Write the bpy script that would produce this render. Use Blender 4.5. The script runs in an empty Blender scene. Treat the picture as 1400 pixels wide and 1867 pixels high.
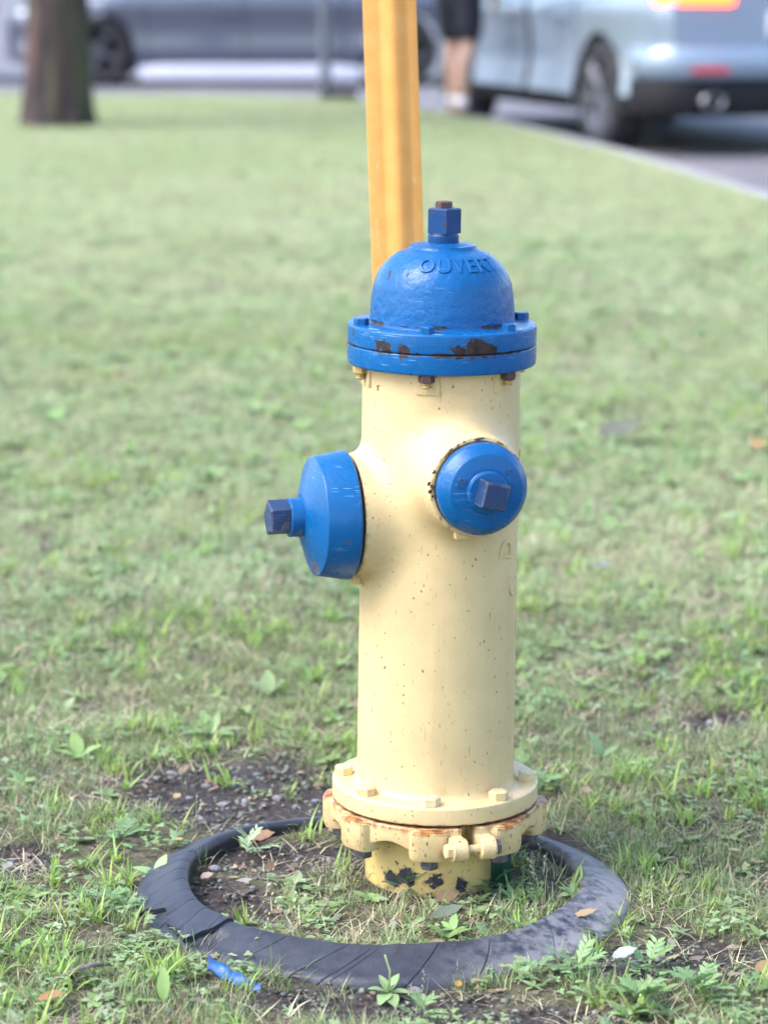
import bpy, bmesh, math, random
import numpy as np
from mathutils import Vector, Matrix, Euler

PI = math.pi
R_ = math.radians
random.seed(7)
rng = np.random.default_rng(11)
scene = bpy.context.scene
COL = scene.collection

# ------------------------------------------------------------------ camera
CAM_H, PITCH, FPX = 1.139, R_(11.8), 4846.0
cd = bpy.data.cameras.new('camera')
cam = bpy.data.objects.new('camera', cd)
COL.objects.link(cam)
cam.location = (0, 0, CAM_H)
cam.rotation_euler = (PI / 2 - PITCH, 0, 0)
cd.sensor_fit = 'VERTICAL'
cd.sensor_width = 13.0
cd.sensor_height = 17.336
cd.lens = 45.0
cd.clip_start = 0.05
cd.clip_end = 2000
cd.dof.use_dof = True
cd.dof.focus_distance = 3.20
cd.dof.aperture_fstop = 2.0
cd.dof.aperture_blades = 0
scene.camera = cam

# ------------------------------------------------------------------ light
SUN_EL, SUN_AZ = 50.0, 250.0          # azimuth clockwise from +Y
world = bpy.data.worlds.new('World')
scene.world = world
world.use_nodes = True
wn = world.node_tree
wn.nodes.clear()
sky = wn.nodes.new('ShaderNodeTexSky')
sky.sky_type = 'NISHITA'
sky.sun_disc = False
sky.sun_elevation = R_(SUN_EL)
sky.sun_rotation = R_(SUN_AZ)
sky.air_density = 1.0
sky.dust_density = 2.0
sky.ozone_density = 1.0
bg = wn.nodes.new('ShaderNodeBackground')
bg.inputs['Strength'].default_value = 0.13
wo = wn.nodes.new('ShaderNodeOutputWorld')
wn.links.new(sky.outputs[0], bg.inputs['Color'])
wn.links.new(bg.outputs[0], wo.inputs['Surface'])
sd = bpy.data.lights.new('sun', 'SUN')
sd.energy = 1.05
sd.angle = R_(40)
sd.color = (1.0, 0.97, 0.93)
sun = bpy.data.objects.new('sun', sd)
COL.objects.link(sun)
_s = Vector((math.sin(R_(SUN_AZ)) * math.cos(R_(SUN_EL)), math.cos(R_(SUN_AZ)) * math.cos(R_(SUN_EL)), math.sin(R_(SUN_EL))))
sun.rotation_euler = (-_s).to_track_quat('-Z', 'Y').to_euler()
sun.location = _s * 30
vs = scene.view_settings
vs.view_transform = 'Standard'
vs.look = 'None'
vs.exposure = 2.12
vs.gamma = 1.0
vs.use_curve_mapping = False
scene.render.engine = 'CYCLES'
scene.cycles.use_denoising = True
scene.cycles.use_adaptive_sampling = True
scene.cycles.adaptive_threshold = 0.03
scene.cycles.adaptive_min_samples = 16
scene.cycles.max_bounces = 6
scene.cycles.diffuse_bounces = 3
scene.cycles.transmission_bounces = 6
scene.cycles.transparent_max_bounces = 8

# ------------------------------------------------------------------ helpers
def ang(py):
    return PITCH + math.atan((py - 933.5) / FPX)
def g(px, py, z=0.0):
    """ground place (metres) of something seen in the photograph"""
    d = (CAM_H - z) / math.tan(ang(py))
    depth = d * math.cos(PITCH) + (CAM_H - z) * math.sin(PITCH)
    return Vector(((px - 700) / FPX * depth, d, z))

class MB:
    """collects vertices and faces, then links them as ONE mesh object"""
    def __init__(s):
        s.v = []; s.f = []; s.c = []
    def add(s, vs_, fs_, M=None, col=None):
        b = len(s.v)
        for p in vs_:
            p = Vector(p)
            s.v.append(tuple(M @ p) if M is not None else tuple(p))
            s.c.append(col if col is not None else (1, 1, 1, 1))
        for f in fs_:
            s.f.append([b + i for i in f])
        return s
    def mesh(s, name, color=False):
        me = bpy.data.meshes.new(name)
        me.from_pydata(s.v, [], s.f)
        me.update()
        if color:
            a = me.attributes.new('col', 'FLOAT_COLOR', 'POINT')
            a.data.foreach_set('color', np.array(s.c, dtype=np.float32).ravel())
        return me
    def build(s, name, mat, parent=None, smooth=True, auto=None, color=False, loc=None):
        return link(name, s.mesh(name, color), mat, parent, smooth, auto, loc)

def link(name, me, mat, parent=None, smooth=True, auto=None, loc=None):
    if mat is not None and not me.materials:
        me.materials.append(mat)
    if smooth and len(me.polygons):
        me.polygons.foreach_set('use_smooth', [True] * len(me.polygons))
        if auto is not None:
            me.set_sharp_from_angle(angle=R_(auto))
    o = bpy.data.objects.new(name, me)
    COL.objects.link(o)
    if parent is not None:
        o.parent = parent
    if loc is not None:
        o.location = loc
    return o

def empty(name, loc=(0, 0, 0), rot=(0, 0, 0)):
    o = bpy.data.objects.new(name, None)
    o.empty_display_size = 0.1
    COL.objects.link(o)
    o.location = loc
    o.rotation_euler = rot
    return o

def tag(o, label=None, cat=None, group=None, kind=None):
    if label: o['label'] = label
    if cat: o['category'] = cat
    if group: o['group'] = group
    if kind: o['kind'] = kind
    return o

def lathe(prof, n=64, closed=False):
    vs_, fs_ = [], []
    m = len(prof)
    for r, z in prof:
        for k in range(n):
            a = 2 * PI * k / n
            vs_.append((r * math.cos(a), r * math.sin(a), z))
    for j in range(m - 1 if not closed else m):
        j2 = (j + 1) % m
        for k in range(n):
            k2 = (k + 1) % n
            fs_.append((j * n + k, j * n + k2, j2 * n + k2, j2 * n + k))
    return vs_, fs_

def catmull(pts, sub=6):
    out = []
    P = [np.array(p, float) for p in pts]
    for i in range(len(P) - 1):
        p0 = P[max(i - 1, 0)]; p1 = P[i]; p2 = P[i + 1]; p3 = P[min(i + 2, len(P) - 1)]
        for k in range(sub):
            t = k / sub
            out.append(0.5 * ((2 * p1) + (-p0 + p2) * t + (2 * p0 - 5 * p1 + 4 * p2 - p3) * t * t + (-p0 + 3 * p1 - 3 * p2 + p3) * t ** 3))
    out.append(P[-1])
    return [tuple(p) for p in out]

def rprof(pts, bev, seg=3):
    """round the corners of an open (r,z) profile"""
    out = [pts[0]]
    for i in range(1, len(pts) - 1):
        p = Vector(pts[i]); a = Vector(pts[i - 1]) - p; b = Vector(pts[i + 1]) - p
        e = min(bev, a.length * .45, b.length * .45)
        A = p + a.normalized() * e; B = p + b.normalized() * e
        for k in range(seg + 1):
            t = k / seg
            q = A * (1 - t) ** 2 + p * 2 * t * (1 - t) + B * t * t
            out.append((q.x, q.y))
    out.append(pts[-1])
    return out

def prism(n, r, h, bev=0.0012, rot=0.0):
    """n-sided bolt head, base at z=0, chamfered top"""
    rings = [(r, 0), (r, h - bev), (r - bev * 1.4, h)]
    vs_, fs_ = [], []
    for rr, z in rings:
        for k in range(n):
            a = 2 * PI * k / n + rot
            vs_.append((rr * math.cos(a), rr * math.sin(a), z))
    for j in range(2):
        for k in range(n):
            fs_.append((j * n + k, j * n + (k + 1) % n, (j + 1) * n + (k + 1) % n, (j + 1) * n + k))
    fs_.append([2 * n + k for k in range(n)])
    fs_.append([k for k in reversed(range(n))])
    return vs_, fs_

def bbox(sx, sy, sz, bev=0.003, seg=2):
    bm = bmesh.new()
    bmesh.ops.create_cube(bm, size=1)
    for v in bm.verts:
        v.co = Vector((v.co.x * sx, v.co.y * sy, v.co.z * sz))
    if bev > 0:
        bmesh.ops.bevel(bm, geom=list(bm.edges), offset=bev, segments=seg, affect='EDGES', profile=0.6)
    bm.verts.index_update()
    vs_ = [tuple(v.co) for v in bm.verts]
    fs_ = [[v.index for v in f.verts] for f in bm.faces]
    bm.free()
    return vs_, fs_

def tube(path, rad, n=8, cap=True):
    vs_, fs_ = [], []
    P = [Vector(p) for p in path]
    if not hasattr(rad, '__len__'):
        rad = [rad] * len(P)
    up = Vector((0, 0, 1))
    for i, p in enumerate(P):
        t = (P[min(i + 1, len(P) - 1)] - P[max(i - 1, 0)]).normalized()
        a = t.cross(up)
        if a.length < 1e-3: a = t.cross(Vector((1, 0, 0)))
        a.normalize(); b = t.cross(a)
        for k in range(n):
            th = 2 * PI * k / n
            vs_.append(tuple(p + (a * math.cos(th) + b * math.sin(th)) * rad[i]))
    for i in range(len(P) - 1):
        for k in range(n):
            fs_.append((i * n + k, i * n + (k + 1) % n, (i + 1) * n + (k + 1) % n, (i + 1) * n + k))
    if cap:
        fs_.append([k for k in reversed(range(n))])
        fs_.append([(len(P) - 1) * n + k for k in range(n)])
    return vs_, fs_

def vnoise(x, y, sc, seed=0):
    """value noise, arrays, 0..1"""
    x = np.asarray(x, float) * sc; y = np.asarray(y, float) * sc
    xi = np.floor(x).astype(np.int64); yi = np.floor(y).astype(np.int64)
    fx = x - xi; fy = y - yi
    fx = fx * fx * (3 - 2 * fx); fy = fy * fy * (3 - 2 * fy)
    def h(a, b):
        n = (a * 374761393 + b * 668265263 + seed * 974634777) & 0x7fffffff
        n = ((n ^ (n >> 13)) * 1274126177) & 0x7fffffff
        n = (n ^ (n >> 16)) & 0x7fffffff
        return n / 0x7fffffff
    return (h(xi, yi) * (1 - fx) + h(xi + 1, yi) * fx) * (1 - fy) + (h(xi, yi + 1) * (1 - fx) + h(xi + 1, yi + 1) * fx) * fy
def fbm(x, y, sc, seed=0, oct=3):
    s = 0; a = 1; t = 0
    for i in range(oct):
        s = s + a * vnoise(x, y, sc * 2 ** i, seed + i * 7); t += a; a *= .5
    return s / t

# ---- node helpers
def nd(nt, typ, ins=None, **props):
    n = nt.nodes.new(typ)
    for k, v in props.items():
        setattr(n, k, v)
    for k, v in (ins or {}).items():
        s = n.inputs[k]
        if isinstance(v, bpy.types.NodeSocket):
            nt.links.new(v, s)
        else:
            s.default_value = v
    return n
def mth(nt, op, a, b=None, c=None, clamp=False):
    ins = {0: a}
    if b is not None: ins[1] = b
    if c is not None: ins[2] = c
    return nd(nt, 'ShaderNodeMath', ins, operation=op, use_clamp=clamp).outputs[0]
def rgba(c):
    return (c[0], c[1], c[2], 1.0)
def mixc(nt, f, a, b, blend='MIX'):
    n = nd(nt, 'ShaderNodeMix', {0: f, 6: a if isinstance(a, bpy.types.NodeSocket) else rgba(a), 7: b if isinstance(b, bpy.types.NodeSocket) else rgba(b)}, data_type='RGBA', blend_type=blend)
    return n.outputs[2]
def sstep(nt, v, lo, hi):
    return nd(nt, 'ShaderNodeMapRange', {0: v, 1: lo, 2: hi, 3: 0.0, 4: 1.0}, interpolation_type='SMOOTHSTEP').outputs[0]
def noise(nt, vec, scale, detail=3.0, rough=0.55, col=False):
    n = nd(nt, 'ShaderNodeTexNoise', {'Vector': vec, 'Scale': scale, 'Detail': detail, 'Roughness': rough})
    return n.outputs[1 if col else 0]
def newmat(name):
    m = bpy.data.materials.new(name)
    m.use_nodes = True
    nt = m.node_tree
    nt.nodes.clear()
    out = nt.nodes.new('ShaderNodeOutputMaterial')
    return m, nt, out
def simple(name, col, rough=0.5, metal=0.0, spec=0.5, nscale=None, namp=0.15, bump=0.0, coat=0.0, emit=None, estr=0.0):
    m, nt, out = newmat(name)
    p = nd(nt, 'ShaderNodeBsdfPrincipled', {'Base Color': rgba(col), 'Roughness': rough, 'Metallic': metal, 'Specular IOR Level': spec, 'Coat Weight': coat, 'Coat Roughness': 0.05})
    if emit:
        p.inputs['Emission Color'].default_value = rgba(emit); p.inputs['Emission Strength'].default_value = estr
    if nscale:
        tc = nd(nt, 'ShaderNodeTexCoord').outputs['Object']
        n = noise(nt, tc, nscale, 4.0)
        c = mixc(nt, sstep(nt, n, .3, .7), [x * (1 - namp) for x in col], [min(1, x * (1 + namp)) for x in col])
        nt.links.new(c, p.inputs['Base Color'])
        if bump:
            b = nd(nt, 'ShaderNodeBump', {'Height': n, 'Strength': bump, 'Distance': 0.004})
            nt.links.new(b.outputs[0], p.inputs['Normal'])
    nt.links.new(p.outputs[0], out.inputs[0])
    return m

def paint(name, col, rough=0.35, spots=(), specks=0.0, speck_col=(.12, .075, .045), bands=(), rust=(), scratch=0.0, scratch_col=(.22, .40, .62), chip_col=(.05, .035, .035), grime=0.0, lump=0.25, edge=0.0, spec=.5, rust_col=((.16, .045, .012), (.42, .16, .035))):
    """old enamel on cast iron: colour drift, dirt specks, chips, scratches, rust stains.
    spots: (x,y,z,r) chips; bands: (z, half, amount) chipped bands; rust: (z, half, amount) stained bands"""
    m, nt, out = newmat(name)
    tc = nd(nt, 'ShaderNodeTexCoord').outputs['Object']
    sep = nd(nt, 'ShaderNodeSeparateXYZ', {0: tc})
    z = sep.outputs[2]
    nA = noise(nt, tc, 14.0, 3.0)
    nB = noise(nt, tc, 95.0, 4.0, .6)
    nC = noise(nt, tc, 42.0, 5.0, .62)
    c = mixc(nt, sstep(nt, nA, .3, .72), [x * .94 for x in col], [min(.95, x * 1.05) for x in col])
    if grime > 0:
        gm = mth(nt, 'MULTIPLY', sstep(nt, nC, .47, .72), grime)
        c = mixc(nt, gm, c, (col[0] * .55, col[1] * .48, col[2] * .4))
    dr = noise(nt, nd(nt, 'ShaderNodeMapping', {'Vector': tc, 'Scale': (34, 34, 2.6)}).outputs[0], 1.0, 4.0, .6)
    c = mixc(nt, mth(nt, 'MULTIPLY', sstep(nt, dr, .52, .75), .22), c, [x * .70 for x in col])
    c = mixc(nt, mth(nt, 'MULTIPLY', sstep(nt, nC, .56, .74), .14), c, [min(.9, x * 1.1 + .04) for x in col])
    for (z0, hw, amt) in rust:
        f = mth(nt, 'SUBTRACT', 1.0, mth(nt, 'DIVIDE', mth(nt, 'ABSOLUTE', mth(nt, 'SUBTRACT', z, z0)), hw), clamp=True)
        st = nd(nt, 'ShaderNodeMapping', {'Vector': tc, 'Scale': (70, 70, 22)}).outputs[0]
        nS = noise(nt, st, 1.0, 4.0, .65)
        k = sstep(nt, mth(nt, 'ADD', mth(nt, 'MULTIPLY', f, amt), nS), .86, 1.22)
        c = mixc(nt, k, c, mixc(nt, sstep(nt, nB, .4, .65), rust_col[0], rust_col[1]))
    if scratch > 0:
        w1 = nd(nt, 'ShaderNodeMapping', {'Vector': tc, 'Rotation': (.10, .42, .2), 'Scale': (45, 45, 900)}).outputs[0]
        s1 = sstep(nt, noise(nt, w1, 1.0, 2.0, .5), .66, .72)
        w2 = nd(nt, 'ShaderNodeMapping', {'Vector': tc, 'Rotation': (.55, -.45, .9), 'Scale': (36, 36, 800)}).outputs[0]
        s2 = sstep(nt, noise(nt, w2, 1.0, 2.0, .5), .67, .73)
        sm = mth(nt, 'MULTIPLY', mth(nt, 'MAXIMUM', s1, s2), mth(nt, 'MULTIPLY', sstep(nt, nA, .46, .62), mth(nt, 'MULTIPLY', scratch, .75)))
        c = mixc(nt, sm, c, scratch_col)
    if specks > 0:
        for sc, th, pick in ((130.0, .085, .82), (260.0, .15, .74), (70.0, .05, .86)):
            dv = nd(nt, 'ShaderNodeVectorMath', {0: tc, 1: nd(nt, 'ShaderNodeVectorMath', {0: noise(nt, tc, 260.0, 2.0, .5, True), 3: 0.006}, operation='SCALE').outputs[0]}, operation='ADD').outputs[0]
            st = nd(nt, 'ShaderNodeMapping', {'Vector': dv, 'Scale': (1, 1, .55)}).outputs[0]
            v = nd(nt, 'ShaderNodeTexVoronoi', {'Vector': st, 'Scale': sc})
            cr = nd(nt, 'ShaderNodeSeparateColor', {0: v.outputs['Color']})
            pk = mth(nt, 'GREATER_THAN', cr.outputs[0], mth(nt, 'SUBTRACT', pick + .165, mth(nt, 'MULTIPLY', nA, .34 * specks)))
            sz = mth(nt, 'MULTIPLY', mth(nt, 'POWER', cr.outputs[1], 1.6), th * 1.9 * (.6 + .4 * specks))
            d = mth(nt, 'LESS_THAN', v.outputs['Distance'], sz)
            k = mth(nt, 'MULTIPLY', mth(nt, 'MULTIPLY', pk, d), .85)
            c = mixc(nt, k, c, speck_col)
        ws = nd(nt, 'ShaderNodeMapping', {'Vector': tc, 'Rotation': (.1, .2, 0), 'Scale': (420, 420, 40)}).outputs[0]
        k = mth(nt, 'MULTIPLY', sstep(nt, noise(nt, ws, 1.0, 1.0), .735, .765), .7)
        c = mixc(nt, k, c, (.3, .17, .07))
    chip = None
    wob = nd(nt, 'ShaderNodeVectorMath', {0: nd(nt, 'ShaderNodeVectorMath', {0: noise(nt, tc, 95.0, 4.0, .62, True), 1: (.5, .5, .5)}, operation='SUBTRACT').outputs[0], 3: 0.026}, operation='SCALE').outputs[0]
    pw = nd(nt, 'ShaderNodeVectorMath', {0: tc, 1: wob}, operation='ADD').outputs[0]
    for (sx, sy, sz_, r) in spots:
        d = nd(nt, 'ShaderNodeVectorMath', {0: pw, 1: (sx, sy, sz_)}, operation='DISTANCE').outputs[1]
        k = mth(nt, 'SUBTRACT', 1.0, sstep(nt, d, r * .93, r * 1.07))
        hk = mth(nt, 'MULTIPLY', mth(nt, 'SUBTRACT', 1.0, sstep(nt, d, r * .95, r * 1.55)), mth(nt, 'MULTIPLY', sstep(nt, nB, .38, .66), .55))
        c = mixc(nt, hk, c, [x * 1.6 + .008 for x in chip_col])
        chip = k if chip is None else mth(nt, 'MAXIMUM', chip, k)
    for (z0, hw, amt) in bands:
        f = mth(nt, 'SUBTRACT', 1.0, mth(nt, 'DIVIDE', mth(nt, 'ABSOLUTE', mth(nt, 'SUBTRACT', z, z0)), hw), clamp=True)
        k = sstep(nt, mth(nt, 'ADD', mth(nt, 'MULTIPLY', f, amt), nC), .80, .84)
        k = mth(nt, 'MULTIPLY', k, mth(nt, 'GREATER_THAN', f, 0.01))
        chip = k if chip is None else mth(nt, 'MAXIMUM', chip, k)
    if edge > 0:
        geo = nd(nt, 'ShaderNodeNewGeometry')
        bev = nd(nt, 'ShaderNodeBevel', {'Radius': 0.003}, samples=4)
        dt = nd(nt, 'ShaderNodeVectorMath', {0: bev.outputs[0], 1: geo.outputs['Normal']}, operation='DOT_PRODUCT').outputs[1]
        k = mth(nt, 'MULTIPLY', sstep(nt, mth(nt, 'SUBTRACT', 1.0, dt), .02, .10), sstep(nt, nB, .40, .52))
        k = mth(nt, 'MULTIPLY', k, edge)
        chip = k if chip is None else mth(nt, 'MAXIMUM', chip, k)
    hgt = mth(nt, 'ADD', mth(nt, 'MULTIPLY', nB, .35), mth(nt, 'MULTIPLY', nC, .65))
    hgt = mth(nt, 'ADD', hgt, mth(nt, 'MULTIPLY', nA, 1.2))
    rg = mth(nt, 'ADD', rough, mth(nt, 'MULTIPLY', mth(nt, 'SUBTRACT', nB, .5), .25))
    if chip is not None:
        c = mixc(nt, chip, c, mixc(nt, sstep(nt, nB, .35, .7), chip_col, [x * 1.9 + .01 for x in chip_col]))
        hgt = mth(nt, 'SUBTRACT', hgt, mth(nt, 'MULTIPLY', chip, .35))
        rg = mth(nt, 'ADD', rg, mth(nt, 'MULTIPLY', chip, .3))
    b = nd(nt, 'ShaderNodeBump', {'Height': hgt, 'Strength': lump, 'Distance': 0.0035})
    p = nd(nt, 'ShaderNodeBsdfPrincipled', {'Base Color': c, 'Roughness': rg, 'Specular IOR Level': spec, 'Normal': b.outputs[0]})
    nt.links.new(p.outputs[0], out.inputs[0])
    return m

def leafmat(name, tint=None, trans=0.42, vary=0.22):
    """colour comes from each blade's own 'col' attribute, drifting a little between clumps and across the lawn"""
    m, nt, out = newmat(name)
    if tint is None:
        at = nd(nt, 'ShaderNodeAttribute', attribute_name='col').outputs['Color']
    else:
        at = nd(nt, 'ShaderNodeRGB').outputs[0]; at.default_value = rgba(tint)
    oi = nd(nt, 'ShaderNodeObjectInfo').outputs['Random']
    geo = nd(nt, 'ShaderNodeNewGeometry')
    n1 = noise(nt, geo.outputs['Position'], 1.7, 3.0)
    n2 = noise(nt, geo.outputs['Position'], .45, 2.0)
    hsv = nd(nt, 'ShaderNodeHueSaturation', {'Color': at, 'Hue': mth(nt, 'ADD', .487, mth(nt, 'MULTIPLY', oi, .026)), 'Saturation': mth(nt, 'ADD', .86, mth(nt, 'MULTIPLY', n1, .28)), 'Value': mth(nt, 'ADD', 1.0 - vary, mth(nt, 'MULTIPLY', oi, vary * 2))})
    c = mixc(nt, mth(nt, 'MULTIPLY', sstep(nt, n1, .52, .75), .30), hsv.outputs[0], (.42, .37, .22))
    c = mixc(nt, mth(nt, 'MULTIPLY', sstep(nt, n2, .42, .68), .22), c, (.28, .40, .13))
    p = nd(nt, 'ShaderNodeBsdfPrincipled', {'Base Color': c, 'Roughness': .48, 'Specular IOR Level': .45})
    t = nd(nt, 'ShaderNodeBsdfTranslucent', {'Color': c})
    mx = nd(nt, 'ShaderNodeMixShader', {0: trans, 1: p.outputs[0], 2: t.outputs[0]})
    nt.links.new(mx.outputs[0], out.inputs[0])
    return m

# ------------------------------------------------------------------ setting: lawn, kerb, road
KP = [(3.95, -20), (3.45, -4), (2.95, 3), (2.45, 8), (1.95, 11.8), (1.62, 14.2), (1.30, 16.2), (.80, 18.6), (.45, 19.8), (.10, 21.0), (-.45, 21.9), (-1.4, 22.3), (-2.6, 22.55), (-4.5, 23.2), (-9, 25.0), (-20, 29), (-42, 34)]
KC = np.array(catmull(KP, 10))           # kerb centre line
_ks = KC[np.argsort(KC[:, 0])]
def kerb_y(x):
    return np.interp(x, _ks[:, 0], _ks[:, 1])
RC = (-0.004, 3.157)                     # centre of the tyre ring
HX, HY = 0.063, 3.215                    # hydrant
BLOBS = [(-.19, 3.56, .19, .17), (-.08, 3.50, .13, .07), (.0, 2.80, .15, .055), (.34, 2.93, .12, .06), (-.46, 3.29, .05, .05), (.45, 2.86, .10, .05), (-.12, 3.28, .12, .07), (-.2, 3.12, .07, .09), (.12, 3.33, .16, .07), (.55, 3.9, .10, .05), (.16, 2.75, .10, .03)]
def bare(x, y):
    x = np.asarray(x, float); y = np.asarray(y, float)
    n = fbm(x, y, 14, 3) - .5
    b = np.zeros_like(x)
    for (bx, by, rx, ry) in BLOBS:
        d = np.sqrt(((x - bx) / rx) ** 2 + ((y - by) / ry) ** 2) + n * .9
        b = np.maximum(b, np.clip((1.18 - d) / .35, 0, 1))
    rr = np.hypot(x - HX, y - HY)
    b = np.maximum(b, np.clip((.125 - rr + n * .05) / .03, 0, 1) * .55)
    return b
def gz(x, y):
    x = np.asarray(x, float); y = np.asarray(y, float)
    f = np.clip((kerb_y(x) - y) / .6, 0, 1)
    near = np.clip((7 - y) / 3, 0, 1)
    h = (fbm(x, y, 2.2, 5) - .5) * .022 + (fbm(x, y, 11, 9) - .5) * .012 * near
    h = h - bare(x, y) * .006 * near
    w = np.clip((np.hypot(x - HX, y - HY) - .1) / .25, .25, 1)
    return h * f * w

def ground_mat():
    m, nt, out = newmat('lawn_soil')
    at = nd(nt, 'ShaderNodeAttribute', attribute_name='bare').outputs['Fac']
    pos = nd(nt, 'ShaderNodeNewGeometry').outputs['Position']
    nF = noise(nt, pos, 120.0, 5.0, .65)
    nM = noise(nt, pos, 22.0, 4.0)
    soil = mixc(nt, sstep(nt, nF, .34, .7), (.016, .012, .012), (.085, .07, .066))
    soil = mixc(nt, mth(nt, 'MULTIPLY', sstep(nt, nM, .45, .7), .5), soil, (.05, .038, .034))
    that = mixc(nt, sstep(nt, nF, .35, .68), (.035, .028, .020), (.17, .145, .10))
    that = mixc(nt, sstep(nt, nM, .4, .65), that, (.085, .09, .045))
    c = mixc(nt, at, that, soil)
    b = nd(nt, 'ShaderNodeBump', {'Height': nF, 'Strength': .8, 'Distance': .006})
    p = nd(nt, 'ShaderNodeBsdfPrincipled', {'Base Color': c, 'Roughness': .85, 'Specular IOR Level': .25, 'Normal': b.outputs[0]})
    nt.links.new(p.outputs[0], out.inputs[0])
    return m
def build_ground():
    xs = np.unique(np.concatenate([np.linspace(-42, -6, 30), np.linspace(-6, -1.2, 40), np.linspace(-1.2, 1.4, 175), np.linspace(1.4, 3.9, 40)]))
    t0 = np.concatenate([np.linspace(-20, 2.2, 24)[:-1], np.linspace(2.2, 5.2, 200)[:-1], np.linspace(5.2, 9, 60)[:-1], np.linspace(9, 24, 70)])
    vs_ = np.zeros((len(xs), len(t0), 3))
    for i, x in enumerate(xs):
        ky = float(kerb_y(x))
        y = t0 if ky >= 24 else t0.copy()
        # last rows bend to the kerb line
        k = np.clip((t0 - 5.2) / (24 - 5.2), 0, 1)
        if ky > 6:
            y = np.where(t0 > 5.2, 5.2 + k * (ky - 5.2), t0)
        else:
            y = -20 + (t0 + 20) / 44 * (ky + 20)
        vs_[i, :, 0] = x; vs_[i, :, 1] = y
    X = vs_[:, :, 0].ravel(); Y = vs_[:, :, 1].ravel()
    Z = gz(X, Y)
    V = np.stack([X, Y, Z], 1)
    ny = len(t0)
    idx = np.arange(len(xs) * ny).reshape(len(xs), ny)
    F = np.stack([idx[:-1, :-1], idx[1:, :-1], idx[1:, 1:], idx[:-1, 1:]], -1).reshape(-1, 4)
    me = bpy.data.meshes.new('ground')
    me.from_pydata(V.tolist(), [], F.tolist())
    a = me.attributes.new('bare', 'FLOAT', 'POINT')
    a.data.foreach_set('value', bare(X, Y).astype(np.float32))
    return tag(link('ground', me, ground_mat()), kind='structure')
build_ground()

def asphalt_mat():
    m, nt, out = newmat('asphalt')
    pos = nd(nt, 'ShaderNodeNewGeometry').outputs['Position']
    n1 = noise(nt, pos, 70.0, 4.0, .7); n2 = noise(nt, pos, .7, 4.0)
    c = mixc(nt, sstep(nt, n1, .3, .72), (.09, .088, .10), (.17, .166, .185))
    c = mixc(nt, mth(nt, 'MULTIPLY', sstep(nt, n2, .42, .65), .5), c, (.20, .19, .205))
    b = nd(nt, 'ShaderNodeBump', {'Height': n1, 'Strength': .5, 'Distance': .006})
    p = nd(nt, 'ShaderNodeBsdfPrincipled', {'Base Color': c, 'Roughness': .8, 'Normal': b.outputs[0]})
    nt.links.new(p.outputs[0], out.inputs[0])
    return m
ROAD_Z = -.12
mb = MB()
xs = [-900, -60, -20, -8, 0, 8, 20, 60, 900]; ys = [-900, -40, 0, 10, 20, 30, 60, 900]
mb.add([(x, y, ROAD_Z) for x in xs for y in ys], [(i * 8 + j, (i + 1) * 8 + j, (i + 1) * 8 + j + 1, i * 8 + j + 1) for i in range(8) for j in range(7)])
tag(mb.build('road', asphalt_mat(), smooth=False), kind='structure')

# kerb: swept stone profile, top a touch above the turf
M_kerb = simple('kerb_concrete', (.28, .27, .285), .8, nscale=18, namp=.18, bump=.3)
def build_kerb():
    prof = [(-.005, -.15), (-.005, .004), (.008, .010), (.095, .010), (.11, .002), (.12, -.15)]
    vs_, fs_ = [], []
    n = len(prof)
    for i in range(len(KC)):
        t = Vector(KC[min(i + 1, len(KC) - 1)]) - Vector(KC[max(i - 1, 0)])
        t.normalize()
        nrm = Vector((t.y, -t.x))           # to the road side
        for (o, z) in prof:
            p = Vector(KC[i]) + nrm * o
            vs_.append((p.x, p.y, z))
    for i in range(len(KC) - 1):
        for k in range(n - 1):
            fs_.append((i * n + k, (i + 1) * n + k, (i + 1) * n + k + 1, i * n + k + 1))
    o = MB().add(vs_, fs_).build('kerb', M_kerb, auto=40)
    return tag(o, kind='structure')
build_kerb()

# ------------------------------------------------------------------ fire hydrant
HYD = empty('fire_hydrant', (HX, HY, 0), (R_(0.2), R_(0.62), 0))
tag(HYD, 'cream yellow fire hydrant with blue bonnet and blue nozzle caps', 'hydrant')
def hp(px, py, r):
    """point on the front of a round hydrant part of radius r"""
    cx = 803.5 - (py - 700) * .0152
    s = FPX / (HY * math.cos(PITCH) + .5 * math.sin(PITCH))
    x = max(-r * .99, min(r * .99, (px - cx) / s))
    y = -math.sqrt(max(r * r - x * x, 0))
    return (x, y, CAM_H - (HY + y) * math.tan(ang(py)))

YEL = (.585, .440, .230)
BLU = (.002, .084, .250)
M_barrel = paint('yellow_enamel_barrel', YEL, .48, spec=.3, specks=1.0, grime=.12, lump=.28, rust=((.135, .03, .38), (.652, .02, .30)),
                 spots=[hp(695, 905, .09) + (.004,), hp(672, 1020, .085) + (.006,), hp(690, 705, .0966) + (.003,)], chip_col=(.10, .05, .03))
M_yflange = paint('yellow_enamel_flange', YEL, .38, specks=1.3, grime=.22, lump=.2, rust=((.1034, .007, .62),), edge=.5, chip_col=(.12, .06, .03))
M_ycoup = paint('yellow_enamel_coupling', (.60, .445, .225), .42, specks=2.2, grime=.45, lump=.55, rust=((.099, .016, .60), (.064, .010, .36)), edge=.35, chip_col=(.16, .07, .03))
M_ystub = paint('yellow_enamel_standpipe', (.58, .425, .155), .42, specks=1.9, grime=.25, lump=.3,
                spots=[hp(712, 1604, .087) + (.011,), hp(737, 1598, .087) + (.0125,), hp(790, 1606, .087) + (.0095,), hp(838, 1612, .087) + (.0085,), hp(720, 1574, .087) + (.0035,), hp(666, 1622, .087) + (.005,)], chip_col=(.014, .0135, .016))
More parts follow.
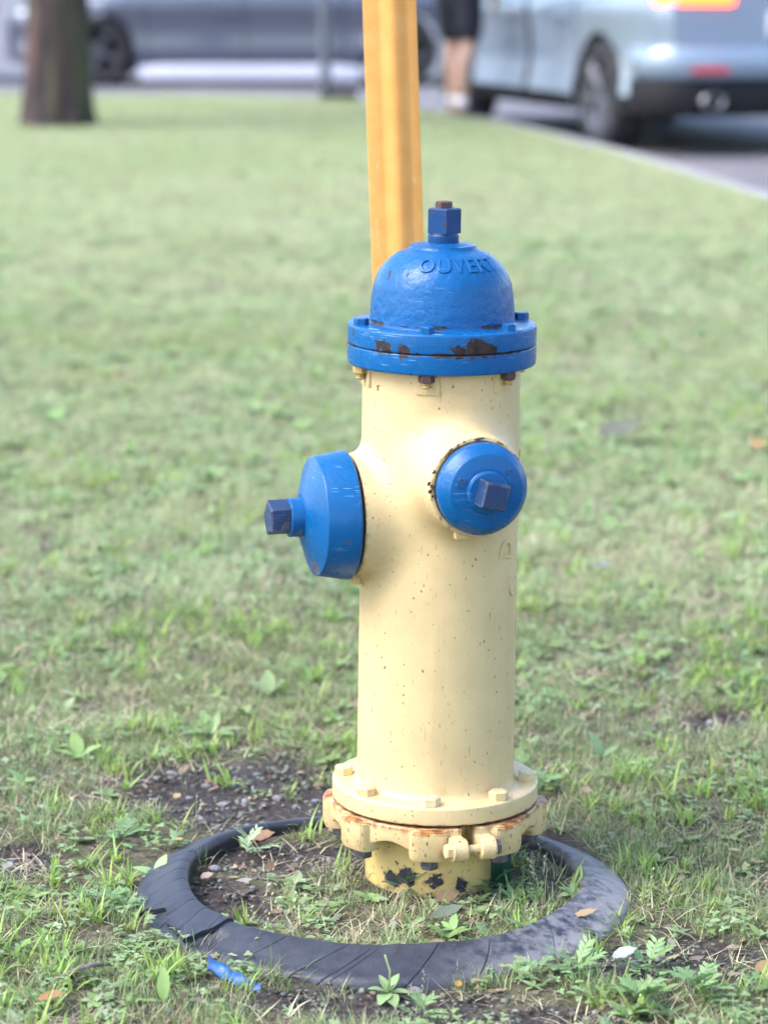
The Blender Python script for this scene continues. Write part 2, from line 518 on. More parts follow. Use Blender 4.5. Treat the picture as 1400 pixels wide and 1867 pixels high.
M_dome = paint('blue_enamel_bonnet', BLU, .30, spec=.3, scratch=.55, lump=.75, bands=((.708, .0065, .34),),
               spots=[hp(708, 500, .08) + (.0042,), hp(742, 500, .08) + (.0034,), hp(780, 502, .08) + (.0018,)], chip_col=(.022, .020, .03))
M_bflange = paint('blue_enamel_flange', BLU, .30, spec=.3, scratch=1.0, lump=.32, bands=((.6795, .007, .36), (.700, .004, .10)), rust=((.6797, .013, .42),), rust_col=((.030, .014, .012), (.075, .035, .025)), edge=.4,
                  spots=[hp(692, 632, .115) + (.008,), hp(704, 634, .115) + (.007,), hp(733, 640, .115) + (.0075,), hp(830, 640, .115) + (.0085,), hp(858, 634, .115) + (.0105,), hp(872, 634, .115) + (.0105,), hp(890, 638, .115) + (.0075,), hp(646, 604, .115) + (.004,)], chip_col=(.016, .010, .010))
M_bcap = paint('blue_enamel_cap', BLU, .30, spec=.3, scratch=1.0, lump=.3, edge=.6, chip_col=(.06, .055, .07))
M_bnut = paint('blue_enamel_nut', (.004, .045, .15), .36, spec=.3, scratch=.5, lump=.3, edge=1.0, spots=[hp(812, 410, .02) + (.004,), hp(790, 385, .02) + (.002,)], chip_col=(.022, .019, .02))
M_darknut = paint('worn_steel_nut', (.012, .018, .05), .45, spec=.35, lump=.4, edge=.9, grime=.5, chip_col=(.10, .085, .08))
M_capnut = paint('worn_cap_nut', (.012, .035, .10), .40, spec=.4, lump=.4, edge=1.0, grime=.5, scratch=1.0, scratch_col=(.20, .20, .22), chip_col=(.055, .048, .046), bands=((.5, .2, .22),))
M_rustnut = paint('rusty_nut', (.07, .035, .035), .6, lump=.5, grime=.5, chip_col=(.03, .02, .02), edge=.4)
M_brass = paint('painted_thread', (.42, .29, .10), .45, lump=.4, grime=.6, edge=.4)
M_steel = simple('grey_steel', (.11, .11, .125), .45, .5, nscale=120, namp=.35, bump=.3)
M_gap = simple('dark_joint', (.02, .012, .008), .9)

# barrel with its two nozzle necks: one smooth casting (signed distance, surface nets)
AZL, ZL = R_(-74), .470
AZR, ZR = R_(17), .528
def dirv(az): return np.array([math.sin(az), -math.cos(az), 0.0])
DL, DR = dirv(AZL), dirv(AZR)
def smin(a, b, k):
    h = np.maximum(k - np.abs(a - b), 0) / k
    return np.minimum(a, b) - h * h * k * .25
def sdf(P):
    x, y, z = P[..., 0], P[..., 1], P[..., 2]
    rho = np.sqrt(x * x + y * y)
    rb = .0984 - .0022 * np.clip((z - .13) / .5, 0, 1) + .007 * np.exp(-np.clip(z - .126, 0, 1) / .004)
    d = np.maximum(rho - rb, np.maximum(z - .66, .11 - z))
    def neck(D, zc, r, L, lip):
        t = x * D[0] + y * D[1]
        q = np.sqrt(np.maximum(x * x + y * y - t * t, 0) + (z - zc) ** 2)
        dd = np.stack([q - (r + lip * np.clip((L - t) / .05, 0, 1.5) ** 1.5), t - L, -t + .0], 0)
        c = np.maximum(np.maximum(dd[0], dd[1]), dd[2])
        return c
    d = smin(d, neck(DL, ZL, .0745, .1140, .0), .022)
    d = smin(d, neck(DR, ZR, .0605, .1460, .004), .026)
    return d
def build_barrel():
    h = .0034
    lo = np.array([-.17, -.17, .105]); n = np.array([86, 86, 166])
    ax = [lo[i] + np.arange(n[i]) * h for i in range(3)]
    G = np.stack(np.meshgrid(*ax, indexing='ij'), -1)
    D = sdf(G)
    S = D < 0
    c = np.zeros(tuple(n - 1), int)
    for i in (0, 1):
        for j in (0, 1):
            for k in (0, 1):
                c += S[i:n[0] - 1 + i, j:n[1] - 1 + j, k:n[2] - 1 + k]
    act = (c > 0) & (c < 8)
    ids = -np.ones(act.shape, int)
    cells = np.argwhere(act)
    ids[act] = np.arange(len(cells))
    V = lo + (cells + .5) * h
    e = 1e-4
    for it in range(12):
        d = sdf(V)
        gr = np.stack([(sdf(V + np.eye(3)[a] * e) - sdf(V - np.eye(3)[a] * e)) / (2 * e) for a in range(3)], -1)
        gn = np.maximum((gr ** 2).sum(-1, keepdims=True), .05)
        step = -d[:, None] * gr / gn
        V = V + np.clip(step, -h, h) * .8
    faces = []
    for a in range(3):
        b, c2 = (a + 1) % 3, (a + 2) % 3
        s0 = [slice(1, n[i] - 1) for i in range(3)]; s1 = list(s0)
        s0[a] = slice(0, n[a] - 1); s1[a] = slice(1, n[a])
        A = S[tuple(s0)]; B = S[tuple(s1)]
        E = np.argwhere(A != B)
        off = np.ones(3, int); off[a] = 0
        E = E + off
        for p in E:
            q = []
            for (db, dc) in ((0, 0), (-1, 0), (-1, -1), (0, -1)):
                w = p.copy(); w[b] += db; w[c2] += dc
                q.append(ids[tuple(w)])
            if min(q) < 0: continue
            if not S[tuple(p)]: q = q[::-1]
            faces.append(q[::-1])
    me = bpy.data.meshes.new('barrel')
    me.from_pydata(V.tolist(), [], faces)
    me.update()
    bm = bmesh.new(); bm.from_mesh(me)
    bmesh.ops.recalc_face_normals(bm, faces=list(bm.faces))
    bm.to_mesh(me); bm.free()
    return link('barrel', me, M_barrel, HYD)
barrel = build_barrel()

def hat(name, prof, mat, parent=HYD, n=96, auto=35, M=None):
    v, f = lathe(prof, n)
    return MB().add(v, f, M).build(name, mat, parent, auto=auto)
def axisM(az, zc, d):
    """local +z along the nozzle axis"""
    D = Vector(dirv(az))
    zx = Vector((0, 0, 1)).cross(D); yy = D.cross(zx)
    M = Matrix((( zx.x, yy.x, D.x, D.x * d), (zx.y, yy.y, D.y, D.y * d), (zx.z, yy.z, D.z, zc), (0, 0, 0, 1)))
    return M

# bonnet
dome_p = catmull([(.0900, .7040), (.0888, .7060), (.0882, .7121), (.0872, .7260), (.0855, .7402), (.0822, .7563), (.0745, .7712), (.0590, .7862), (.0415, .7940)], 6)
dome_full = dome_p + [(.0402, .7952), (.0398, .7985), (.036, .7993), (.033, .7985), (.031, .7998), (.024, .8012), (.0, .8012)]
bonnet = hat('bonnet', dome_full, M_dome, auto=50)
hat('stem_collar', rprof([(.0, .7985), (.0188, .7985), (.0188, .8100), (.0178, .8112), (.0178, .8130), (.0, .8130)], .0008), M_bnut, bonnet, 40)
v, f = prism(5, .0212, .0300, .0015, R_(-90 + 8))
MB().add(v, f, Matrix.Translation((0, 0, .8128))).build('operating_nut', M_bnut, bonnet, smooth=False)
v, f = prism(6, .0104, .0080, .0012, .2)
MB().add(v, f, Matrix.Translation((0, 0, .8427))).build('nut_screw', M_rustnut, bonnet, smooth=False)

# flange pair under the bonnet
hat('upper_flange', rprof([(.085, .7050), (.1105, .7046), (.1149, .7030), (.1149, .6812), (.1140, .6803), (.08, .6803)], .0018), M_bflange)
hat('flange_gasket', [(.09, .6805), (.1132, .6802), (.1132, .6794), (.09, .6790)], M_gap)
hat('lower_flange', rprof([(.08, .6793), (.1143, .6793), (.1152, .6780), (.1150, .6566), (.1128, .6548), (.09, .6545)], .0018), M_bflange)
bv, bf = prism(6, .0092, .0088, .0014)
nv, nf = prism(6, .0098, .0100, .0014)
for k in range(6):
    az = R_(-11 + 60 * k)
    d = Vector(dirv(az))
    MB().add(bv, bf, Matrix.Translation((d.x * .1035, d.y * .1035, .7040)) @ Matrix.Rotation(az * 1.7 + k, 4, 'Z')).build('flange_bolt', M_bflange, HYD, smooth=False)
    M = Matrix.Translation((d.x * .1040, d.y * .1040, .6552)) @ Matrix.Rotation(PI, 4, 'X') @ Matrix.Rotation(k * .7, 4, 'Z')
    nut = MB().add(nv, nf, M).build('flange_nut', M_brass if k == 5 else M_rustnut, HYD, smooth=False)
    pv, pf = lathe([(0, .6455), (.0052, .6455)] + [(.0058 if q % 2 else .0050, .6450 - q * .0016) for q in range(5)] + [(0, .6375)], 14)
    MB().add(pv, pf, Matrix.Translation((d.x * .1040, d.y * .1040, 0))).build('bolt_end', M_brass, nut, auto=30)
    # paint puddle / boss behind each nut on the barrel
    bx_, by_ = bbox(.030, .006, .026, .002)
    MB().add(bx_, by_, Matrix.Translation((d.x * .0955, d.y * .0955, .6425)) @ Matrix.Rotation(az, 4, 'Z')).build('bolt_boss', M_barrel, HYD, auto=40)

# nozzle caps
def nozzle_cap(az, zc, L0, prof, hub_r, hub0, hub1, nut_r, nut1, nut_sides, nut_rot, mat, nutmat, r_in):
    M = axisM(az, zc, L0)
    v, f = lathe(prof, 80)
    cap = MB().add(v, f, M).build('nozzle_cap', mat, HYD, auto=28)
    v, f = lathe(rprof([(hub_r + .006, hub0 - .0035), (hub_r + .0015, hub0 + .0005), (hub_r, hub0 + .003), (hub_r, hub1), (0, hub1)], .0012), 48)
    hub = MB().add(v, f, M).build('cap_hub', mat, cap, auto=35)
    v, f = prism(nut_sides, nut_r, nut1 - hub1 + .001, .0018, nut_rot)
    MB().add(v, f, M @ Matrix.Translation((0, 0, hub1 - .0008))).build('cap_nut', nutmat, cap, smooth=False)
    v, f = lathe([(r_in - .01, -.006), (r_in, -.006), (r_in, .004), (r_in - .01, .004)], 64)
    MB().add(v, f, M).build('cap_gasket', M_gap, cap)
    return cap
left_spots = [(-.149, -.069, .414, .0085), (-.151, -.062, .405, .006), (-.118, -.10, .50, .0025), (-.15, -.075, .447, .002), (-.112, -.108, .452, .003)]
M_bcapL = paint('blue_enamel_pumper_cap', BLU, .30, spec=.3, scratch=1.0, lump=.3, edge=.6, spots=left_spots, chip_col=(.06, .06, .085))
profL = rprof([(.066, .001), (.0785, .0008), (.0798, .003), (.0728, .0420), (.028, .0580), (.0, .0580)], .0014, 3)
capL = nozzle_cap(AZL, ZL, .1180, profL, .0238, .0545, .0740, .0225, .0990, 5, 1.9, M_bcapL, M_capnut, .071)
profR = rprof([(.045, .001), (.0540, .0008), (.0552, .003), (.0550, .0135), (.0445, .0265), (.028, .0295), (.0, .0295)], .0007, 2)
capR = nozzle_cap(AZR, ZR, .1485, profR, .0245, .0285, .0345, .0215, .0600, 4, .55, M_bcap, M_capnut, .0555)
# flaked paint and chips in the joint round the small cap
M = axisM(AZR, ZR, .1455)
mb = MB()
rr_ = random.Random(21)
for k in range(24):
    big = k < 9
    a = rr_.gauss(3.02, .20) if big else rr_.choice([rr_.uniform(1.5, 2.5), rr_.uniform(.35, 1.2)])
    rr = .0575 + rr_.uniform(-.0008, .0050 if big else .0012)
    ln = rr_.uniform(.003, .0065) if big else rr_.uniform(.003, .010)
    v, f = bbox(rr_.uniform(.0014, .0034) if big else .0014, ln, .0016, .0004, 1)
    mb.add(v, f, M @ Matrix.Rotation(a, 4, 'Z') @ Matrix.Translation((rr, 0, rr_.uniform(0, .003))) @ Euler((rr_.uniform(-.5, .5), rr_.uniform(-.6, .6), rr_.uniform(-.9, .9) if big else rr_.uniform(-.15, .15))).to_matrix().to_4x4())
mb.build('peeling_paint', M_rustnut, capR, smooth=False)['kind'] = 'stuff'
# set-screw lugs under the nozzles
v, f = bbox(.022, .012, .013, .0025)
D = Vector(DL)
lug = MB().add(v, f, Matrix.Translation((D.x * .1075 - .0, D.y * .1075, ZL - .080)) @ Matrix.Rotation(AZL, 4, 'Z')).build('nozzle_lug', M_ycoup, HYD, auto=40)
v, f = prism(8, .0032, .003, .0005)
MB().add(v, f, Matrix.Translation((D.x * .1075 + .004, D.y * .1075 - .0062, ZL - .080)) @ Matrix.Rotation(PI / 2, 4, 'X')).build('set_screw', M_rustnut, lug)
v, f = bbox(.020, .013, .009, .002)
D = Vector(DR)
MB().add(v, f, Matrix.Translation((D.x * .128 - .012, D.y * .128, ZR - .062)) @ Matrix.Rotation(AZR, 4, 'Z')).build('nozzle_lug', M_ycoup, HYD, auto=40)

# cast lettering
def text_mesh(body, size, depth):
    cu = bpy.data.curves.new('lettering', 'FONT')
    cu.body = body; cu.size = size; cu.extrude = depth; cu.align_x = 'CENTER'; cu.align_y = 'CENTER'
    cu.offset = 0; cu.bevel_depth = depth * .5; cu.bevel_resolution = 1; cu.resolution_u = 5
    cu.space_character = 1.12
    o = bpy.data.objects.new('lettering', cu)
    COL.objects.link(o)
    dg = bpy.context.evaluated_depsgraph_get(); dg.update()
    me = o.evaluated_get(dg).to_mesh()
    v = [tuple(p.co) for p in me.vertices]; f = [list(p.vertices) for p in me.polygons]
    o.evaluated_get(dg).to_mesh_clear()
    bpy.data.objects.remove(o); bpy.data.curves.remove(cu)
    return v, f
dp = np.array(dome_p)
seg = np.concatenate([[0], np.cumsum(np.hypot(*np.diff(dp, axis=0).T))])
def dome_at(s):
    return np.interp(s, seg, dp[:, 0]), np.interp(s, seg, dp[:, 1])
i0 = int(np.argmin(np.abs(dp[:, 1] - .7795)))
S0 = seg[i0]
v, f = text_mesh('OUVERT', .0310, .0009)
out_v = []
for (u, w, hgt) in v:
    r0, z0 = dome_at(S0)
    az = R_(18) + u / .066 * .80
    r, z = dome_at(S0 + w * .95)
    ra, za = dome_at(S0 + w * .95 + .001)
    tx, tz = ra - r, za - z
    ln = math.hypot(tx, tz)
    nx, nz = tz / ln, -tx / ln
    rr = r + nx * (hgt + .0004); zz = z + nz * (hgt + .0004)
    out_v.append((rr * math.sin(az), -rr * math.cos(az), zz))
tag(MB().add(out_v, f).build('raised_lettering', M_dome, bonnet, auto=40), 'raised letters OUVERT')
def on_barrel(body, size, az, zc, rot, name='raised_letter'):
    v, f = text_mesh(body, size, .0009)
    o_ = []
    for (u, w, hgt) in v:
        c, s = math.cos(rot), math.sin(rot)
        u2, w2 = u * c - w * s, u * s + w * c
        r = .0986 - .0022 * (zc - .13) / .5 + hgt * 1.7
        a = az + u2 / .0975
        o_.append((r * math.sin(a), -r * math.cos(a), zc + w2))
    MB().add(o_, f).build(name, M_barrel, barrel, auto=40)
on_barrel('D', .036, R_(57), .4335, R_(80))
on_barrel('C', .036, R_(68), .3830, R_(5))
on_barrel('A', .036, R_(84), .330, R_(0))
on_barrel('N', .036, R_(84), .535, R_(0))
v, f = text_mesh('18', .0130, .0005)
Mf = axisM(AZR, ZR, .1485)
def on_cap(body, size, ang_, rad, rot, parent, matp):
    v, f = text_mesh(body, size, .0005)
    MB().add(v, f, Mf @ Matrix.Translation((rad * math.cos(ang_), rad * math.sin(ang_), .0296)) @ Matrix.Rotation(rot, 4, 'Z')).build('raised_number', matp, parent, smooth=False)
on_cap('18', .0125, R_(160), .0345, R_(72), capR, M_bcap)
on_cap('T', .0110, R_(-75), .0345, R_(15), capR, M_bcap)
on_cap('5', .0110, R_(42), .0345, R_(-48), capR, M_bcap)

# base flange and breakaway coupling
hat('base_flange', rprof([(.095, .1270), (.1255, .1268), (.1294, .1255), (.1294, .1055), (.1275, .1034), (.09, .1034)], .0022), M_yflange)
hat('flange_joint_gap', [(.085, .1036), (.1215, .1034), (.1215, .1000), (.085, .0998)], M_gap)  # dark brown ring filling the joint under the flange
def coupling(a0, a1):
    """one half of the split ring, its skirt scalloped between the lugs"""
    n = 70
    prof_n = 9
    vs_, fs_ = [], []
    for i in range(n + 1):
        a = a0 + (a1 - a0) * i / n
        # distance to the nearest bolt
        dd = min(abs((a - R_(-4 + 45 * k) + PI) % (2 * PI) - PI) for k in range(8))
        dip = .5 - .5 * math.cos(min(1, dd / R_(22.5)) * PI)
        zb = .0640 + .015 * dip
        ro = .1312
        pr = [(.100, .1005), (ro - .002, .1005), (ro, .0985), (ro, zb + .006), (ro - .0015, zb + .0015), (ro - .006, zb), (.1, zb), (.096, zb + .006), (.096, .098)]
        for (r, z) in pr:
            vs_.append((r * math.sin(a), -r * math.cos(a), z))
    for i in range(n):
        for k in range(prof_n):
            k2 = (k + 1) % prof_n
            fs_.append((i * prof_n + k, i * prof_n + k2, (i + 1) * prof_n + k2, (i + 1) * prof_n + k))
    fs_.append(list(range(prof_n))); fs_.append([n * prof_n + k for k in reversed(range(prof_n))])
    bm_fix = MB().add(vs_, fs_)
    return bm_fix.build('coupling_ring', M_ycoup, HYD, auto=38)
SPLIT = R_(17.5)
coupling(SPLIT + R_(4.2), SPLIT + PI - R_(1.5))
coupling(SPLIT + PI + R_(1.5), SPLIT + 2 * PI - R_(4.2))
def lug_mesh():
    # outward facing rounded pad, half-octagon in plan, tapering at the foot
    pts = [(-.0245, .112), (-.0245, .130), (-.0195, .1385), (-.007, .1412), (.007, .1412), (.0195, .1385), (.0245, .130), (.0245, .112)]
    vs_, fs_ = [], []
    lv = [(.1000, .985), (.0985, 1.0), (.067, 1.0), (.0625, .985), (.0605, .96)]
    n = len(pts)
    for (z, s) in lv:
        for (x, r) in pts:
            vs_.append((x * (.96 if s < 1 else 1), -(.112 + (r - .112) * (s if s == 1 else .88)), z))
    for j in range(len(lv) - 1):
        for k in range(n - 1):
            fs_.append((j * n + k, j * n + k + 1, (j + 1) * n + k + 1, (j + 1) * n + k))
    fs_.append(list(reversed(range(n)))); fs_.append([(len(lv) - 1) * n + k for k in range(n)])
    bm = bmesh.new()
    bv_ = [bm.verts.new(p) for p in vs_]
    for q in fs_: bm.faces.new([bv_[i] for i in q])
    bmesh.ops.recalc_face_normals(bm, faces=list(bm.faces))
    bmesh.ops.bevel(bm, geom=[e for e in bm.edges if not e.is_boundary], offset=.0014, segments=2, affect='EDGES')
    me = bpy.data.meshes.new('coupling_lug'); bm.to_mesh(me); bm.free()
    me.materials.append(M_ycoup)
    return me
LUG = lug_mesh()
hv, hf = prism(6, .0125, .0110, .0018)
h2v, h2f = prism(6, .0118, .0150, .0018)
M_bolt_clean = paint('yellow_enamel_bolt', YEL, .4, specks=1.0, grime=.15, lump=.2, edge=.25, chip_col=(.2, .12, .05))
M_bolt_worn = paint('worn_yellow_bolt', (.62, .50, .27), .4, specks=1.6, grime=.3, lump=.3, edge=.8, chip_col=(.10, .11, .14))
for k in range(8):
    az = R_(-4 + 45 * k)
    d = Vector(dirv(az))
    lo_ = link('coupling_lug', LUG, None, HYD, auto=40)
    lo_.rotation_euler = (0, 0, az)
    tilt = Matrix.Rotation(random.uniform(-.05, .05), 4, 'X')
    MB().add(hv, hf, Matrix.Translation((d.x * .1155, d.y * .1155, .1266)) @ tilt @ Matrix.Rotation(k * 1.3, 4, 'Z')).build('flange_bolt', M_bolt_worn if k in (0, 2) else M_bolt_clean, HYD, smooth=False)
    M = Matrix.Translation((d.x * .1185, d.y * .1185, .0615)) @ Matrix.Rotation(PI, 4, 'X') @ Matrix.Rotation(k * .9 + .4, 4, 'Z')
    MB().add(h2v, h2f, M).build('coupling_nut', M_steel, HYD, smooth=False)
# clamp ears and their bolt at the split
Ms = Matrix.Rotation(SPLIT, 4, 'Z')
def ear(cx):
    v, f = tube([(cx - .0098, -.1450, .079), (cx - .0085, -.1450, .079), (cx + .0085, -.1450, .079), (cx + .0098, -.1450, .079)], [.0128, .0140, .0140, .0128], 24)
    e = MB().add(v, f, Ms)
    v, f = bbox(.0195, .03, .0275, .003)
    e.add(v, f, Ms @ Matrix.Translation((cx, -.1285, .0785)))
    return e.build('clamp_ear', M_ycoup, HYD, auto=38)
e1 = ear(-.0180); e2 = ear(.0180)
v, f = tube([(-.030, -.1450, .079), (.033, -.1450, .079)], .0054, 14)
MB().add(v, f, Ms).build('clamp_bolt', M_bolt_clean, HYD)
v, f = prism(6, .0098, .0075, .0012)
MB().add(v, f, Ms @ Matrix.Translation((-.0278, -.1450, .079)) @ Matrix.Rotation(-PI / 2, 4, 'Y')).build('clamp_bolt_head', M_bolt_clean, HYD, smooth=False)
MB().add(v, f, Ms @ Matrix.Translation((.0278, -.1450, .079)) @ Matrix.Rotation(PI / 2, 4, 'Y')).build('clamp_nut', M_steel, HYD, smooth=False)
hat('standpipe', [(.087, -.10), (.087, .062), (.0855, .072), (.098, .085), (.098, .1)], M_ystub)

# ------------------------------------------------------------------ tyre ring
def rubber_mat(name, dusty=True):
    m, nt, out = newmat(name)
    tc = nd(nt, 'ShaderNodeTexCoord').outputs['Object']
    n1 = noise(nt, tc, 60.0, 5.0, .65); n2 = noise(nt, tc, 9.0, 4.0); n3 = noise(nt, tc, 220.0, 3.0)
    c = mixc(nt, sstep(nt, n1, .3, .75), (.012, .015, .025), (.026, .030, .046))
    if dusty:
        sx = nd(nt, 'ShaderNodeSeparateXYZ', {0: tc})
        side = sstep(nt, mth(nt, 'ADD', sx.outputs[0], mth(nt, 'MULTIPLY', sx.outputs[1], -.35)), .13, .33)
        low = mth(nt, 'SUBTRACT', 1.0, sstep(nt, sx.outputs[2], -.005, .034))
        k = mth(nt, 'MULTIPLY', side, sstep(nt, mth(nt, 'ADD', n1, mth(nt, 'MULTIPLY', low, .25)), .46, .74))
        c = mixc(nt, k, c, (.20, .19, .195))
        c = mixc(nt, mth(nt, 'MULTIPLY', sstep(nt, n2, .5, .72), .10), c, (.12, .115, .12))
    ck = nd(nt, 'ShaderNodeAttribute', attribute_name='crack').outputs['Fac']
    c = mixc(nt, mth(nt, 'MULTIPLY', ck, 1.0), c, (.006, .006, .008))
    spk = sstep(nt, n3, .72, .76)
    c = mixc(nt, mth(nt, 'MULTIPLY', spk, .35), c, (.25, .24, .24))
    b = nd(nt, 'ShaderNodeBump', {'Height': mth(nt, 'ADD', n1, mth(nt, 'MULTIPLY', n3, .4)), 'Strength': .30, 'Distance': .003})
    p = nd(nt, 'ShaderNodeBsdfPrincipled', {'Base Color': c, 'Roughness': mth(nt, 'ADD', .42, mth(nt, 'MULTIPLY', n1, .22)), 'Specular IOR Level': .6, 'Normal': b.outputs[0]})
    nt.links.new(p.outputs[0], out.inputs[0])
    return m
M_rub = rubber_mat('weathered_rubber')
RIN = .2475
rp = np.array(catmull([(.004, -.05), (.000, -.012), (-.001, .010), (.0012, .0160), (.0055, .0195), (.0120, .0192), (.028, .0135), (.045, .0060), (.060, -.002), (.067, -.03)], 7))
rs = np.concatenate([[0], np.cumsum(np.hypot(*np.diff(rp, axis=0).T))]); rs /= rs[-1]
def ring_point(th, s, off=0.0):
    """th: azimuth from the front towards the right; s 0 (inside foot) .. 1 (outside foot)"""
    o = np.interp(s, rs, rp[:, 0]); z = np.interp(s, rs, rp[:, 1])
    e = 2e-3
    to = np.interp(s + e, rs, rp[:, 0]) - np.interp(s - e, rs, rp[:, 0]); tz = np.interp(s + e, rs, rp[:, 1]) - np.interp(s - e, rs, rp[:, 1])
    ln = np.hypot(to, tz) + 1e-9
    no, nz = -tz / ln, to / ln
    front = np.clip(np.cos(th), 0, 1)
    left = np.clip(-np.sin(th), 0, 1)
    back = np.clip(-np.cos(th), 0, 1)
    wf = 1 + .16 * front - .04 * left - .26 * back
    zf = 1 + .10 * left * front - .38 * back + .10 * np.sin(3 * th + 1) * .5 + .05 * np.sin(7 * th)
    rin = RIN + .004 * np.sin(2 * th + .6) + .003 * np.sin(5 * th) - .006 * front
    r = rin + o * wf + no * off
    z = z * np.where(z > 0, zf, 1) + nz * off
    return r * np.sin(th), -r * np.cos(th), z
def build_ring():
    root = empty('rubber_tyre', (RC[0], RC[1], float(0)))
    tag(root, 'half buried black rubber tyre lying in the grass around the hydrant', 'tyre')
    NT, NS = 3000, 44
    th = np.linspace(0, 2 * PI, NT, endpoint=False)
    s = np.linspace(.0, 1, NS)
    T, S = np.meshgrid(th, s, indexing='ij')
    off = np.zeros_like(T); crk = np.zeros_like(T)
    r2 = np.random.default_rng(4)
    a = 0.0
    while a < 2 * PI:
        d = np.abs((T - a - .010 * np.sin(S * 7 + a * 5) + PI) % (2 * PI) - PI) * .28
        s0_ = r2.uniform(.36, .50); s1_ = r2.uniform(.80, .95)
        msk = np.exp(-(d / r2.uniform(.0006, .0011)) ** 2) * np.clip((S - s0_) / .05, 0, 1) * np.clip((s1_ - S) / .05, 0, 1) * r2.uniform(.5, 1.1)
        off -= .0016 * msk; crk = np.maximum(crk, msk)
        a += r2.uniform(.11, .36)
    off += (fbm(T * 3, S * 2, 1.5, 2) - .5) * .003
    # scuffed crater where the outer layer ends at the front left
    dcr = np.sqrt(((T - R_(316.5)) / .075) ** 2 + ((S - .70) / .12) ** 2)
    off -= np.clip(1.15 - dcr, 0, .5) * .008 + np.where(dcr < 1.1, (fbm(T * 60, S * 60, 1.6, 8) - .5) * .006, 0)
    slT = np.interp(T, [0, .55 * PI, .8 * PI, 1.15 * PI, 1.3 * PI, 1.65 * PI, 1.85 * PI, 2 * PI], [-.42, -.30, -.10, -.05, .16, .16, -.30, -.42])
    TH = T + slT * (S - .5) * 1.3
    x, y, z = ring_point(TH, S, off)
    V = np.stack([x, y, z], -1).reshape(-1, 3)
    idx = np.arange(NT * NS).reshape(NT, NS)
    i2 = np.roll(idx, -1, 0)
    F = np.stack([idx[:, :-1], idx[:, 1:], i2[:, 1:], i2[:, :-1]], -1).reshape(-1, 4)
    me = bpy.data.meshes.new('tread_wall'); me.from_pydata(V.tolist(), [], F.tolist())
    ca = me.attributes.new('crack', 'FLOAT', 'POINT'); ca.data.foreach_set('value', np.clip(crk, 0, 1).astype(np.float32).ravel())
    link('tread_wall', me, M_rub, root)
    # torn outer layer with a ragged lower edge
    A0, A1 = R_(248), R_(314)
    NA, NB = 300, 22
    al = np.linspace(A0, A1, NA)
    u = (al - A0) / (A1 - A0)
    edge = np.interp(u, [0, .3, .5, .6, .68, .75, .85, .95, 1], [.95, .95, .92, .84, .66, .70, .745, .77, .60])
    edge = edge + (vnoise(u * 40, u * 0, 1, 6) - .5) * .05
    vs_, fs_ = [], []
    for layer, o_ in ((0, .0040), (1, .0008)):
        for i in range(NA):
            for j in range(NB):
                ss = .42 + (edge[i] - .42) * j / (NB - 1)
                lift = o_ + (.0022 * (j / (NB - 1)) ** 4 if layer == 0 else 0)
                lift *= min(1, i / 12 + .1)
                gr = 0.0
                if layer == 0:
                    for q in range(9):
                        dq = abs(al[i] - (A0 + .1 + q * .145) - .16 * (ss - .5) * 1.3) * .28
                        gr += .0011 * math.exp(-(dq / .0014) ** 2)
                p = ring_point(np.array(al[i]), np.array(ss), lift - gr)
                vs_.append(tuple(float(c) for c in p))
    for l in (0, 1):
        b = l * NA * NB
        for i in range(NA - 1):
            for j in range(NB - 1):
                q = (b + i * NB + j, b + i * NB + j + 1, b + (i + 1) * NB + j + 1, b + (i + 1) * NB + j)
                fs_.append(q if l == 0 else q[::-1])
    B = NA * NB
    for i in range(NA - 1):
        j = NB - 1
        fs_.append((i * NB + j, B + i * NB + j, B + (i + 1) * NB + j, (i + 1) * NB + j))
    for j in range(NB - 1):
        i = NA - 1
        fs_.append((i * NB + j, i * NB + j + 1, B + i * NB + j + 1, B + i * NB + j))
    o = MB().add(vs_, fs_).build('torn_rubber_layer', M_rub, root, auto=50)
    return root
build_ring()

